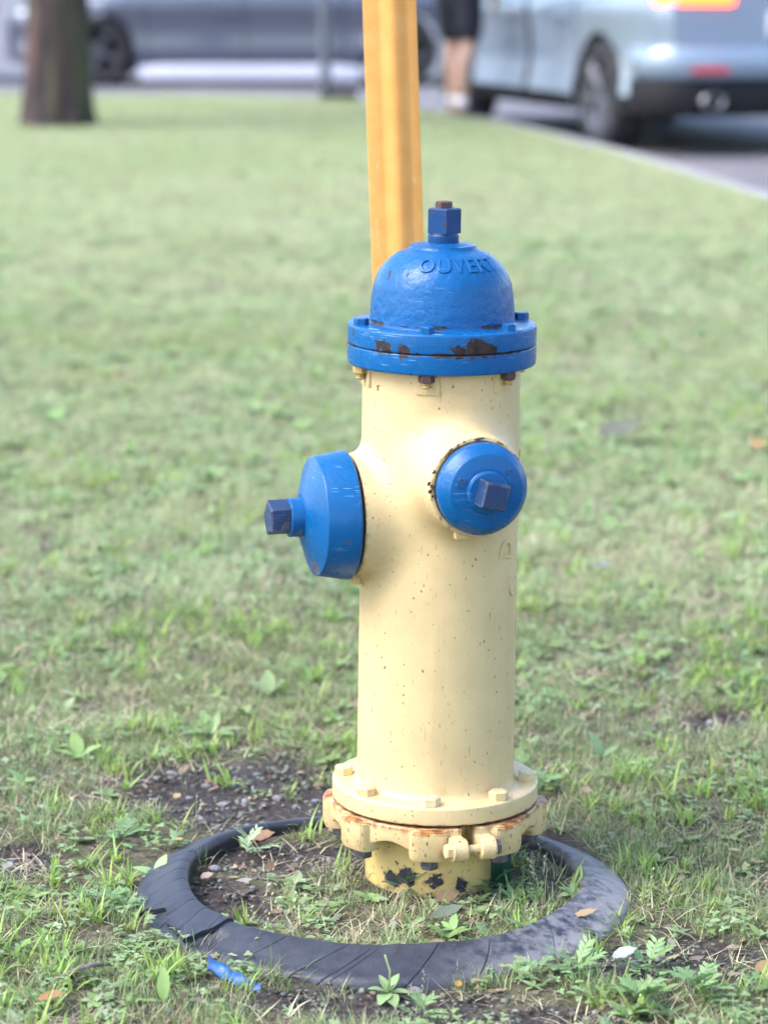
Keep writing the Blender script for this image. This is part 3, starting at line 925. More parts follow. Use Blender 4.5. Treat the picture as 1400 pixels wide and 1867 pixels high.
# ------------------------------------------------------------------ yellow marker post behind the hydrant
def build_post():
    m, nt, out = newmat('orange_yellow_paint')
    tc = nd(nt, 'ShaderNodeTexCoord').outputs['Object']
    n1 = noise(nt, tc, 30.0, 4.0); n2 = noise(nt, nd(nt, 'ShaderNodeMapping', {'Vector': tc, 'Scale': (130, 130, 40)}).outputs[0], 1.0, 3.0, .6)
    c = mixc(nt, sstep(nt, n1, .3, .7), (.66, .305, .075), (.71, .345, .10))
    c = mixc(nt, mth(nt, 'MULTIPLY', sstep(nt, n2, .66, .71), .35), c, (.68, .50, .28))
    c = mixc(nt, mth(nt, 'MULTIPLY', sstep(nt, noise(nt, tc, 150.0, 2.0), .76, .78), .8), c, (.1, .06, .03))
    p = nd(nt, 'ShaderNodeBsdfPrincipled', {'Base Color': c, 'Roughness': .6, 'Specular IOR Level': .3})
    nt.links.new(p.outputs[0], out.inputs[0])
    yb = HY + .46
    root = empty('marker_post', (.055, yb, 0))
    tag(root, 'tall orange yellow ribbed metal post right behind the hydrant', 'post')
    # hat section: flat flanges and a rounded rib facing the lens
    prof = [(-.0365, .004), (-.0365, 0.0), (-.0355, -.0006)]
    for k in range(25):
        x = -.017 + .042 * k / 24
        prof.append((x, -.0006 - .0085 * (.5 - .5 * math.cos(2 * PI * k / 24)) ** .8))
    prof += [(.0355, -.0006), (.0365, 0.0), (.0365, .004)]
    back = [(x * .94, y + .0035 if -.0165 < x < .0245 else y + .003) for (x, y) in reversed(prof[2:-2])]
    loop = prof + back
    n = len(loop)
    top = Vector((-.088, -.005, 2.25)); bot = Vector((0, 0, -.3))
    vs_, fs_ = [], []
    st = 14
    for i in range(st):
        t = i / (st - 1)
        c0 = bot.lerp(top, t)
        tw = R_(1.5) * t + R_(3)
        for (x, y) in loop:
            vs_.append((c0.x + x * math.cos(tw) - y * math.sin(tw), c0.y + x * math.sin(tw) + y * math.cos(tw), c0.z))
    for i in range(st - 1):
        for k in range(n):
            fs_.append((i * n + k, i * n + (k + 1) % n, (i + 1) * n + (k + 1) % n, (i + 1) * n + k))
    fs_.append([(st - 1) * n + k for k in range(n)])
    MB().add(vs_, fs_).build('channel', m, root, auto=45)
build_post()

# ------------------------------------------------------------------ grass and ground cover (uncountable: stuff)
M_grass = leafmat('grass_blades')
M_weed = leafmat('weed_leaves', trans=.25, vary=.18)
M_straw = leafmat('dry_straw', trans=.15, vary=.2)
GREENS = [(.25, .345, .13), (.21, .315, .115), (.29, .375, .15), (.34, .40, .21), (.24, .31, .16), (.17, .26, .09)]
PALE = [(.47, .59, .29), (.42, .56, .25), (.52, .62, .33), (.55, .61, .39), (.48, .56, .34), (.39, .53, .23)]  # drier far turf, its backlit brightness also put into the colour
BRIGHT = [(.29, .42, .09), (.25, .38, .085), (.34, .46, .12), (.22, .35, .08)]
STRAW = [(.50, .43, .28), (.42, .35, .23), (.56, .50, .35), (.32, .24, .17)]
def blade(mb, x, y, az, L, w, lean, curl, col, segs=4, fold=.0):
    d = Vector((math.cos(az), math.sin(az), 0)); sd_ = Vector((-d.y, d.x, 0))
    p = Vector((x, y, -.004)); a = lean
    vs_, fs_ = [], []
    for i in range(segs + 1):
        t = i / segs
        ww = w * (1 - t ** 1.8) * (.75 + .5 * min(t * 3, 1) * .5)
        if i == segs:
            vs_.append(tuple(p))
        else:
            vs_.append(tuple(p + sd_ * ww * .5)); vs_.append(tuple(p - sd_ * ww * .5))
        step = L / segs
        p = p + d * math.sin(a) * step + Vector((0, 0, math.cos(a) * step))
        if p.z < .002: p.z = .002
        a = min(a + curl / segs, 1.9)
    for i in range(segs - 1):
        fs_.append((2 * i, 2 * i + 1, 2 * i + 3, 2 * i + 2))
    fs_.append((2 * segs - 2, 2 * segs - 1, 2 * segs))
    mb.add(vs_, fs_, None, rgba(col))
def jit(c, a=.18):
    k = 1 + random.uniform(-a, a)
    return tuple(max(.005, x * k * (1 + random.uniform(-.06, .06))) for x in c)
def leaf_shape(mb, M, L, W, col, n=6, bend=.25, tip=.8, ripple=0.0, fold=.12):
    """ovate leaf lying along +x, with a midrib fold"""
    vs_, fs_ = [], []
    for i in range(n + 1):
        t = i / n
        w = W * .5 * (math.sin(PI * min(1, t ** tip)) ** .8 if 0 < t < 1 else 0.02)
        z = -bend * L * t * t
        rp_ = ripple * math.sin(i * 2.4) * W
        vs_ += [(L * t, w, z + fold * w + rp_), (L * t, 0, z), (L * t, -w, z + fold * w - rp_)]
    for i in range(n):
        for k in (0, 1):
            fs_.append((3 * i + k, 3 * i + 3 + k, 3 * i + 4 + k, 3 * i + 1 + k))
    mb.add(vs_, fs_, M, rgba(col))
def dirM(x, y, z, az, pitch, roll=0):
    return Matrix.Translation((x, y, z)) @ Matrix.Rotation(az, 4, 'Z') @ Matrix.Rotation(-pitch, 4, 'Y') @ Matrix.Rotation(roll, 4, 'X')
def clump_lawn(seed, GREENS=GREENS, dry=.20):
    random.seed(seed); mb = MB()
    for i in range(30):
        r = .034 * math.sqrt(random.random()); a = random.random() * 6.283
        c = jit(random.choice(GREENS)) if random.random() > dry else jit(random.choice(STRAW))
        blade(mb, r * math.cos(a), r * math.sin(a), random.random() * 6.283, random.uniform(.022, .050), random.uniform(.0012, .0026), random.uniform(.15, .8), random.uniform(.2, 1.3), c)
    return mb
def clump_crab(seed):
    random.seed(seed); mb = MB()
    for i in range(11):
        r = .018 * math.sqrt(random.random()); a = random.random() * 6.283
        blade(mb, r * math.cos(a), r * math.sin(a), random.random() * 6.283, random.uniform(.032, .068), random.uniform(.0035, .0062), random.uniform(.05, .75), random.uniform(.2, 1.5), jit(random.choice(BRIGHT), .2), 5)
    return mb
def clump_fine(seed):
    random.seed(seed); mb = MB()
    for i in range(46):
        r = .03 * math.sqrt(random.random()); a = random.random() * 6.283
        blade(mb, r * math.cos(a), r * math.sin(a), random.random() * 6.283, random.uniform(.02, .04), random.uniform(.0006, .0012), random.uniform(.1, 1.0), random.uniform(.2, 1.5), jit(random.choice(GREENS + [(.26, .33, .16)])), 3)
    return mb
def clump_straw(seed):
    random.seed(seed); mb = MB()
    for i in range(24):
        r = .045 * math.sqrt(random.random()); a = random.random() * 6.283
        blade(mb, r * math.cos(a), r * math.sin(a), random.random() * 6.283, random.uniform(.02, .055), random.uniform(.0008, .0022), random.uniform(.9, 1.5), random.uniform(-.2, .5), jit(random.choice(STRAW), .3), 3)
    return mb
def clump_clover(seed):
    random.seed(seed); mb = MB()
    for i in range(9):
        r = .03 * math.sqrt(random.random()); a = random.random() * 6.283
        x, y, h = r * math.cos(a), r * math.sin(a), random.uniform(.008, .024)
        blade(mb, x * .5, y * .5, a, h * 1.2, .0012, .3, .2, (.2, .26, .1), 2)
        c = jit(random.choice([(.20, .31, .11), (.25, .36, .155), (.17, .28, .11), (.29, .37, .22)]))
        a0 = random.random() * 6
        for k in range(3):
            leaf_shape(mb, dirM(x, y, h, a0 + k * 2.09, random.uniform(-.2, .45)), random.uniform(.007, .011), random.uniform(.006, .009), c, 3, .1, .7)
    return mb
def lobed(mb, M, L, col):
    """mugwort-like cut leaf: a rib with pointed lobes on both sides"""
    leaf_shape(mb, M, L, L * .13, col, 4, .2)
    for i, t in enumerate((.28, .46, .64, .82)):
        for s in (-1, 1):
            M2 = M @ Matrix.Translation((L * t, 0, -.2 * L * t * t)) @ Matrix.Rotation(s * random.uniform(.6, .95), 4, 'Z')
            leaf_shape(mb, M2, L * (.42 - .16 * abs(t - .5)) * random.uniform(.85, 1.1), L * .13, jit(col, .08), 3, .15)
def clump_mug(seed):
    random.seed(seed); mb = MB()
    for i in range(8):
        a = random.random() * 6.283
        r = random.uniform(0, .012)
        lobed(mb, dirM(r * math.cos(a), r * math.sin(a), random.uniform(.004, .02), a, random.uniform(.1, .8)), random.uniform(.026, .046), jit(random.choice([(.17, .28, .12), (.20, .31, .15), (.14, .24, .10)])))
    return mb
def clump_broad(seed):
    random.seed(seed); mb = MB()
    for i in range(6):
        a = i * 1.05 + random.random() * .5
        leaf_shape(mb, dirM(0, 0, .004, a, random.uniform(.15, .8)), random.uniform(.022, .042), random.uniform(.009, .016), jit(random.choice([(.22, .33, .12), (.26, .36, .19), (.19, .30, .10)])), 6, .3, .85)
    return mb
def clump_seed(seed):
    random.seed(seed); mb = MB()
    for i in range(4):
        a = random.random() * 6.283; L = random.uniform(.05, .085)
        blade(mb, random.uniform(-.01, .01), random.uniform(-.01, .01), a, L, .0011, random.uniform(.1, .4), .3, (.30, .34, .17), 4)
        for k in range(7):
            t = .65 + .05 * k
            leaf_shape(mb, dirM(math.cos(a) * L * t * .33, math.sin(a) * L * t * .33, L * t * .93, a + k * 2.2, .9), .005, .0022, jit((.36, .37, .22)), 3)
    return mb
def clump_litter(seed):
    random.seed(seed); mb = MB()
    for i in range(12):
        r = .05 * math.sqrt(random.random()); a = random.random() * 6.283
        c = jit(random.choice([(.20, .11, .07), (.14, .085, .06), (.28, .19, .13), (.24, .16, .14), (.07, .05, .04), (.22, .20, .20)]), .3)
        leaf_shape(mb, dirM(r * math.cos(a), r * math.sin(a), random.uniform(.002, .008), random.random() * 6.28, random.uniform(-.3, .3), random.uniform(-.5, .5)), random.uniform(.006, .019), random.uniform(.003, .009), c, 3, random.uniform(-.2, .4), .8)
    return mb
def stone(mb, c, r, col, seed):
    bm = bmesh.new()
    bmesh.ops.create_icosphere(bm, subdivisions=1, radius=1)
    rr = np.random.default_rng(seed)
    s = rr.uniform(.65, 1.2, 3); s[2] *= .65
    vs_ = []
    for v in bm.verts:
        k = 1 + rr.uniform(-.18, .18)
        vs_.append((v.co.x * s[0] * k * r, v.co.y * s[1] * k * r, v.co.z * s[2] * k * r))
    fs_ = [[v.index for v in f.verts] for f in bm.faces]
    bm.free()
    mb.add(vs_, fs_, Matrix.Translation(c) @ Matrix.Rotation(rr.uniform(0, 6), 4, 'Z'), rgba(col))
def clump_gravel(seed):
    random.seed(seed); mb = MB()
    for i in range(22):
        r = .045 * math.sqrt(random.random()); a = random.random() * 6.283
        q = random.choice([.05, .08, .11, .17, .035])
        stone(mb, (r * math.cos(a), r * math.sin(a), .0), random.choice([.0012, .0018, .0025, .0034, .0048]), jit((q, q * .95, q * .97), .15), seed * 50 + i)
    return mb

def pointset(name, kinds, pts, mat, label, cat):
    """kinds: list of clump meshes; pts: array x,y,z,rotz,scale,kind,tilt"""
    src = bpy.data.collections.new(name + '_sources')
    for i, k in enumerate(kinds):
        me = k.mesh('%s_%02d' % (name, i), True)
        me.materials.append(mat)
        me.polygons.foreach_set('use_smooth', [True] * len(me.polygons))
        src.objects.link(bpy.data.objects.new('%s_clump_%02d' % (name, i), me))
    me = bpy.data.meshes.new(name)
    me.from_pydata(pts[:, :3].tolist(), [], [])
    a = me.attributes.new('rot', 'FLOAT_VECTOR', 'POINT')
    rot = np.stack([pts[:, 6] * np.cos(pts[:, 3] * 3), pts[:, 6] * np.sin(pts[:, 3] * 3), pts[:, 3]], 1).astype(np.float32)
    a.data.foreach_set('vector', rot.ravel())
    a = me.attributes.new('scl', 'FLOAT', 'POINT'); a.data.foreach_set('value', pts[:, 4].astype(np.float32))
    a = me.attributes.new('idx', 'INT', 'POINT'); a.data.foreach_set('value', pts[:, 5].astype(np.int32))
    o = bpy.data.objects.new(name, me); COL.objects.link(o)
    ng = bpy.data.node_groups.new(name, 'GeometryNodeTree')
    ng.interface.new_socket('Geometry', in_out='INPUT', socket_type='NodeSocketGeometry')
    ng.interface.new_socket('Geometry', in_out='OUTPUT', socket_type='NodeSocketGeometry')
    gi = ng.nodes.new('NodeGroupInput'); go = ng.nodes.new('NodeGroupOutput')
    ci = ng.nodes.new('GeometryNodeCollectionInfo'); ci.inputs['Collection'].default_value = src
    ci.inputs['Separate Children'].default_value = True; ci.inputs['Reset Children'].default_value = True
    ip = ng.nodes.new('GeometryNodeInstanceOnPoints'); ip.inputs['Pick Instance'].default_value = True
    def at(nm, ty):
        n = ng.nodes.new('GeometryNodeInputNamedAttribute'); n.data_type = ty; n.inputs['Name'].default_value = nm
        return n.outputs[0]
    L = ng.links.new
    L(gi.outputs[0], ip.inputs['Points']); L(ci.outputs[0], ip.inputs['Instance'])
    L(at('idx', 'INT'), ip.inputs['Instance Index']); L(at('rot', 'FLOAT_VECTOR'), ip.inputs['Rotation']); L(at('scl', 'FLOAT'), ip.inputs['Scale'])
    L(ip.outputs[0], go.inputs[0])
    md = o.modifiers.new('scatter', 'NODES'); md.node_group = ng
    return tag(o, label, cat, kind='stuff')

def scatter(dens, y0, y1, kind_ids, smin_, smax_, keep, margin=.65, seed=1):
    r = np.random.default_rng(seed)
    wmax = .16 * y1 + margin
    n = int(dens * (y1 - y0) * 2 * wmax)
    x = r.uniform(-wmax, wmax, n); y = r.uniform(y0, y1, n)
    k = np.abs(x) < .16 * y + margin
    x, y = x[k], y[k]
    k = y < kerb_y(x) - .10
    x, y = x[k], y[k]
    k = r.random(len(x)) < keep(x, y)
    x, y = x[k], y[k]
    # keep the turf out of the rubber and the standpipe
    rr = np.hypot(x - RC[0], y - RC[1])
    k = ((rr < .247) | (rr > .307)) & (np.hypot(x - HX, y - HY) > .094)
    x, y = x[k], y[k]
    z = gz(x, y)
    return np.stack([x, y, z, r.uniform(0, 6.283, len(x)), r.uniform(smin_, smax_, len(x)), r.choice(kind_ids, len(x)), r.normal(0, .12, len(x))], 1)

def lush(x, y):      # how thick the turf stands
    b = bare(x, y)
    n = fbm(x, y, 9.0, 21)
    k = np.clip((n - .36) / .20, .05, 1)
    near = np.clip((5.2 - y) / 2.0, 0, 1)
    inside = np.where(np.hypot(x - RC[0], y - RC[1]) < .26, .55, 1)
    return (1 - b * .97) * (k * near + (1 - near)) * inside
def crabby(x, y):
    n = fbm(x, y, 3.2, 41)
    left = np.clip((-.12 - x) / .25, 0, 1) * np.clip((3.35 - y) / .3, 0, 1)
    k = np.clip((n - .50) / .16, 0, 1) * .75 + left * .9
    return np.clip(k, .04, 1) * (1 - bare(x, y) * .9)
def muggy(x, y):
    n = fbm(x, y, 3.4, 61)
    right = np.clip((x - .12) / .2, 0, 1) * np.clip((2.98 - y) / .12, 0, 1)
    return np.clip(np.clip((n - .58) / .1, 0, 1) * .6 + right * .9, 0, 1) * (1 - bare(x, y) * .95)

kinds = [clump_lawn(s) for s in range(5)] + [clump_fine(s) for s in range(20, 23)] + [clump_crab(s) for s in range(30, 35)] + [clump_lawn(s, PALE, .30) for s in range(50, 55)]
one = lambda x, y: np.ones_like(x)
P = [scatter(2300, 2.2, 4.6, [0, 1, 2, 3, 4, 5, 6, 7], .38, .85, lambda x, y: lush(x, y) * .9, seed=1),
     scatter(620, 2.2, 4.6, [8, 9, 10, 11, 12], .50, 1.0, crabby, seed=2),
     scatter(1400, 4.6, 8.5, [0, 1, 2, 13, 14, 15, 16, 17, 5], .55, .95, lush, margin=1.2, seed=3),
     scatter(150, 4.6, 8.5, [8, 9, 10, 11, 12], .6, 1.05, crabby, seed=4),
     scatter(700, 8.5, 24.9, [13, 14, 15, 16, 17], .65, 1.05, one, margin=1.3, seed=5)]
pointset('grass', kinds, np.concatenate(P), M_grass, 'pale green weedy lawn grass covering the ground around the hydrant', 'grass')
kinds = [clump_clover(s) for s in range(3)] + [clump_mug(s) for s in range(10, 13)] + [clump_broad(s) for s in range(20, 23)] + [clump_seed(s) for s in range(30, 32)]
P = [scatter(520, 2.2, 5.2, [0, 1, 2], .45, .85, lambda x, y: np.clip((fbm(x, y, 4, 77) - .40) / .2, .08, 1) * (1 - bare(x, y) * .96), seed=11),
     scatter(420, 2.2, 5.2, [3, 4, 5], .38, .75, muggy, seed=12),
     scatter(130, 2.2, 6.5, [6, 7, 8], .4, .9, lambda x, y: 1 - bare(x, y) * .95, seed=13),
     scatter(42, 2.2, 5.0, [9, 10], .6, 1.0, lambda x, y: 1 - bare(x, y) * .7, seed=14),
     scatter(110, 5.2, 11, [0, 1, 2, 6, 7, 8], .8, 1.4, one, seed=15)]
pointset('ground_cover_weeds', kinds, np.concatenate(P), M_weed, 'small clover and cut-leaved weeds growing among the grass', 'weeds')
kinds = [clump_straw(s) for s in range(4)]
P = [scatter(520, 2.2, 4.8, [0, 1, 2, 3], .6, 1.2, lambda x, y: .35 + .65 * np.clip((fbm(x, y, 6, 31) - .4) / .25, 0, 1) - .55 * bare(x, y), seed=21),
     scatter(300, 4.8, 9, [0, 1, 2, 3], .8, 1.5, lambda x, y: np.clip((fbm(x, y, 2.0, 35) - .36) / .25, .1, 1), seed=22), scatter(110, 9, 24.5, [0, 1, 2, 3], 1.2, 2.2, lambda x, y: np.clip((fbm(x, y, .8, 35) - .36) / .25, .1, 1), seed=23)]
pointset('dead_grass', kinds, np.concatenate(P), M_straw, 'dry straw-coloured dead grass lying between the green blades', 'dead grass')
kinds = [clump_litter(s) for s in range(4)]
P = [scatter(120, 2.2, 4.6, [0, 1, 2, 3], .6, 1.25, lambda x, y: .45 + .55 * bare(x, y), seed=26), scatter(40, 4.6, 9, [0, 1, 2, 3], .9, 1.6, one, seed=27)]
pointset('leaf_litter', kinds, np.concatenate(P), M_straw, 'brown crumbled leaf litter scattered over soil and turf', 'leaf litter')
M_grav = leafmat('gravel_stone', trans=0.0, vary=.2)
kinds = [clump_gravel(s) for s in range(4)]
P = [scatter(700, 2.4, 4.3, [0, 1, 2, 3], .6, 1.3, lambda x, y: np.clip(bare(x, y), .06, 1), seed=28)]
pointset('gravel', kinds, np.concatenate(P), M_grav, 'fine grey gravel mixed into the bare dark soil', 'gravel')

# ------------------------------------------------------------------ single weeds, leaves and scraps near the ring
random.seed(5)
def ground_pt(px, py):
    p = g(px, py); p.z = float(gz(p.x, p.y)); return p
def weed(name, px, py, leaves, col, label, stalk=0, cat='weed'):
    """leaves: (azimuth from the right, pitch, length, width)"""
    p = ground_pt(px, py)
    root = empty(name, p)
    tag(root, label, cat)
    m = leafmat(name + '_green', tint=col, trans=.22, vary=.1)
    for (az, pitch, L, W) in leaves:
        mb = MB()
        leaf_shape(mb, dirM(0, 0, .006, R_(az), R_(pitch)), L * .8, W * .8, col, 8, random.uniform(.15, .4), .95, .015, .18)
        blade(mb, 0, 0, R_(az), .012, .002, .6, .3, col, 2)
        mb.build('leaf', m, root)
    if stalk:
        v, f = tube([(0, 0, 0), (.002, .003, stalk * .6), (-.004, .004, stalk)], [.0016, .0014, .001], 6)
        st = MB().add(v, f)
        st.build('stalk', m, root)
    return root
weed('rosette_weed', 708, 1806, [(200, 35, .032, .017), (250, 12, .036, .020), (285, 8, .036, .021), (345, 25, .034, .016), (60, 50, .034, .014), (120, 55, .030, .013), (310, 60, .022, .010)], (.24, .36, .16), 'pale green rosette weed with rounded leaves on bare soil in front of the tyre', .05)
weed('plantain_weed', 385, 1350, [(170, 22, .075, .028), (205, 30, .06, .022), (120, 60, .055, .024), (20, 25, .07, .022), (330, 20, .055, .02), (70, 55, .05, .02)], (.20, .30, .13), 'broad-leaved plantain at the back edge of the bare soil patch')
weed('dock_weed', 488, 1272, [(90, 75, .05, .032), (150, 45, .05, .026), (30, 50, .045, .02)], (.19, .28, .14), 'grey green dock weed with one upright leaf left of the hydrant')
weed('dock_weed', 1098, 1392, [(140, 62, .055, .026), (35, 35, .04, .018), (230, 25, .035, .014)], (.18, .27, .13), 'pale dock weed with one raised leaf right of the hydrant')
weed('broadleaf_weed', 145, 1395, [(110, 60, .055, .026), (25, 40, .05, .022), (180, 30, .045, .02)], (.24, .36, .12), 'broad-leaved weed in the turf at the left edge of the photo')
weed('broadleaf_weed', 285, 1600, [(150, 30, .045, .022), (60, 55, .042, .02), (10, 30, .04, .018), (230, 25, .035, .016)], (.25, .38, .14), 'broad-leaved weed touching the outer left rim of the tyre')
weed('oval_leaf_weed', 298, 1832, [(88, 80, .050, .018), (200, 30, .030, .012)], (.24, .36, .12), 'weed with one upright oval leaf at the bottom left')
weed('broadleaf_weed', 665, 1330, [(160, 30, .04, .02), (40, 40, .04, .018), (100, 60, .035, .015)], (.2, .31, .1), 'small broad-leaved weed against the left side of the hydrant base')
def lobed_plant(px, py, n, L, label, col=(.16, .27, .115)):
    p = ground_pt(px, py)
    root = empty('mugwort', p); tag(root, label, 'weed', 'cut-leaved mugwort plants')
    m = leafmat('mugwort_green', tint=col, trans=.22, vary=.1)
    for i in range(n):
        mb = MB(); a = i * 2.4 + random.random()
        lobed(mb, dirM(random.uniform(-.006, .006), random.uniform(-.006, .006), random.uniform(.004, .02), a, random.uniform(.15, .9)), .72 * L * random.uniform(.75, 1.15), col)
        mb.build('leaf', m, root)
    return root
lobed_plant(745, 1628, 8, .040, 'cut-leaved mugwort at the foot of the chipped yellow standpipe', (.10, .20, .10))
lobed_plant(905, 1625, 8, .044, 'cut-leaved mugwort at the right foot of the hydrant beside the green strip', (.10, .20, .10))
lobed_plant(455, 1555, 6, .044, 'mugwort leaves spread against the inner back left rim of the tyre', (.26, .36, .20))
lobed_plant(1050, 1780, 9, .052, 'mugwort growing just outside the front right rim of the tyre')
lobed_plant(1180, 1765, 9, .055, 'mugwort beside the white paper scrap at the lower right')
lobed_plant(1270, 1820, 9, .055, 'largest mugwort clump in the bottom right corner')
lobed_plant(770, 1858, 7, .045, 'mugwort at the bottom edge below the rosette weed')
lobed_plant(1165, 1840, 8, .05, 'mugwort at the bottom edge right of the tyre')

def fallen_leaf(px, py, L, W, col, az, label, lift=.010, roll=.2, pitch=.1, name='fallen_leaf', cat='leaf'):
    col = tuple(c * (.60 if name == 'fallen_leaf' else .8) for c in col)
    p = ground_pt(px, py)
    mb = MB(); mt = MB()
    leaf_shape(mb, dirM(0, 0, lift, R_(az), pitch, roll), L, W, col, 8, -.12, .85, .05, .25)
    # real thickness: a second skin just below
    nv = len(mb.v)
    base = list(mb.v)
    mb.add([(x, y, z - .0006) for (x, y, z) in base], [list(reversed(f)) for f in list(mb.f)])
    o = mb.build(name, leafmat(name + '_skin', tint=col, trans=.1, vary=.05), None)
    o.location = p
    return tag(o, label, cat)
fallen_leaf(792, 1664, .032, .022, (.22, .12, .085), 20, 'reddish brown fallen leaf on the soil inside the tyre front', .016, .35)
fallen_leaf(785, 1690, .042, .016, (.13, .15, .13), 20, 'grey green curled leaf leaning on the inner front rim of the tyre', .014, .55, .15)
fallen_leaf(598, 1528, .030, .020, (.45, .26, .18), 330, 'pinkish brown fallen leaf by the left end of the hydrant coupling', .014)
fallen_leaf(455, 1540, .034, .022, (.38, .20, .11), 10, 'rust brown fallen leaf on the inner back rim of the tyre', .016, .3)
fallen_leaf(366, 1602, .018, .013, (.55, .36, .33), 30, 'small pink petal-like leaf on the soil inside the left rim', .010)
fallen_leaf(318, 1462, .014, .011, (.62, .48, .24), 60, 'small yellow leaf on the bare gravelly soil patch', .010)
fallen_leaf(318, 1548, .013, .010, (.60, .42, .20), 15, 'small tan leaf just behind the left rim of the tyre', .014)
fallen_leaf(834, 1808, .012, .009, (.62, .34, .06), 80, 'tiny orange leaf on the turf in front of the tyre', .018)
fallen_leaf(70, 1852, .030, .018, (.45, .22, .10), 10, 'orange brown fallen leaf in the bottom left corner', .020)
fallen_leaf(1375, 1782, .034, .018, (.40, .20, .10), 35, 'brown fallen leaf at the right edge of the photo', .016)
fallen_leaf(1045, 1690, .030, .014, (.50, .30, .22), 15, 'pale brown fallen leaf against the outer right rim', .016)
fallen_leaf(1066, 1470, .020, .014, (.50, .26, .24), 80, 'pinkish leaf in the turf behind the right rim', .016)
fallen_leaf(1090, 822, .125, .085, (.15, .105, .135), 25, 'large mauve fallen leaf on the lawn right of the hydrant', .035, .15)
fallen_leaf(1080, 1058, .04, .022, (.24, .28, .27), 340, 'pale grey fallen leaf on the lawn right of the lower barrel', .025, .2)
fallen_leaf(1372, 838, .05, .035, (.60, .24, .12), 60, 'small orange fallen leaf on the lawn at the far right edge', .025)
fallen_leaf(1115, 1770, .030, .018, (.40, .40, .44), 10, 'crumpled white paper scrap in the grass at the lower right', .022, .3, .2, 'paper_scrap', 'litter')

# blue plastic scrap caught under the outer front of the tyre
def scrap():
    p = ground_pt(430, 1772)
    vs_, fs_ = [], []
    n, k = 12, 6
    for lay in (0, 1):
        for i in range(n):
            for j in range(k):
                u, w = i / (n - 1), j / (k - 1)
                z = .026 - .022 * u - .016 * (w - .4) ** 2 * 4 + .002 * math.sin(i * 1.7 + j) - lay * .0016
                vs_.append((-.031 + .060 * u + .004 * w, -.004 - .030 * u + .026 * (w - .5), z))
    for lay in (0, 1):
        b = lay * n * k
        for i in range(n - 1):
            for j in range(k - 1):
                q = [b + i * k + j, b + (i + 1) * k + j, b + (i + 1) * k + j + 1, b + i * k + j + 1]
                fs_.append(q if lay == 0 else q[::-1])
    B = n * k
    for i in range(n - 1):
        fs_.append([i * k, B + i * k, B + (i + 1) * k, (i + 1) * k]); fs_.append([i * k + k - 1, (i + 1) * k + k - 1, B + (i + 1) * k + k - 1, B + i * k + k - 1])
    o = MB().add(vs_, fs_).build('plastic_scrap', simple('blue_plastic', (.02, .095, .29), .4, nscale=90, namp=.3, bump=.3), None)
    o.location = p; o.scale = (1.0, 1.0, 1.1)
    tag(o, 'bright blue plastic scrap in the grass under the front left of the tyre', 'litter')
scrap()
def green_strip():
    p = ground_pt(912, 1618)
    v, f = bbox(.026, .004, .062, .0012)
    mb = MB()
    mb.add(v, f, Matrix.Rotation(.18, 4, 'X') @ Matrix.Rotation(.25, 4, 'Z') @ Matrix.Translation((0, 0, .022)))
    v, f = bbox(.030, .006, .006, .001)
    mb.add(v, f, Matrix.Rotation(.18, 4, 'X') @ Matrix.Rotation(.25, 4, 'Z') @ Matrix.Translation((0, .001, .0535)))
    o = mb.build('plastic_strip', simple('dark_green_plastic', (.012, .045, .03), .35, nscale=60, namp=.3), None, auto=40)
    o.location = p
    tag(o, 'dark green plastic strip standing against the right of the hydrant base', 'litter')
green_strip()
# stones that can be told apart
M_peb = simple('pebble_grey', (.19, .185, .20), .8, nscale=90, namp=.3, bump=.4)
PB = [(448, 1458, .011), (408, 1460, .009), (505, 1448, .008), (468, 1500, .007), (368, 1492, .008), (312, 1412, .008), (376, 1430, .007), (540, 1462, .007), (430, 1415, .006), (345, 1450, .006), (520, 1430, .006), (290, 1470, .007), (395, 1508, .008), (575, 1450, .006)]
base_me = []
for q in range(4):
    mb = MB(); stone(mb, (0, 0, 0), 1.0, (1, 1, 1), 900 + q)
    me = mb.mesh('pebble'); me.materials.append(M_peb); base_me.append(me)
for i, (px, py, r) in enumerate(PB):
    p = ground_pt(px, py)
    o = bpy.data.objects.new('pebble', base_me[i % 4]); COL.objects.link(o)
    o.location = (p.x, p.y, p.z + r * .25); o.scale = (r, r, r); o.rotation_euler = (0, 0, i * 1.7)
    tag(o, 'small grey pebble on the bare soil patch behind the tyre', 'pebble', 'pebbles on the bare soil patch')
mb = MB(); stone(mb, (0, 0, .003), .009, (1, 1, 1), 77)
o = mb.build('pebble', M_peb); o.location = ground_pt(393, 1583); tag(o, 'grey pebble on the soil inside the left rim of the tyre', 'pebble')
mb = MB(); stone(mb, (0, 0, .003), .009, (1, 1, 1), 78)
o = mb.build('pebble', M_peb); o.location = ground_pt(757, 1797); tag(o, 'grey pebble just right of the rosette weed', 'pebble')
# twig at the lower left
p = ground_pt(150, 1795)
v, f = tube([(-.03, -.02, .012), (-.008, -.006, .018), (.012, .008, .020), (.03, .024, .014)], [.0024, .003, .0028, .0018], 7)
o = MB().add(v, f).build('twig', simple('twig_bark', (.17, .14, .13), .8, nscale=60, namp=.3)); o.location = p
tag(o, 'short grey twig lying in the grass at the lower left', 'twig')

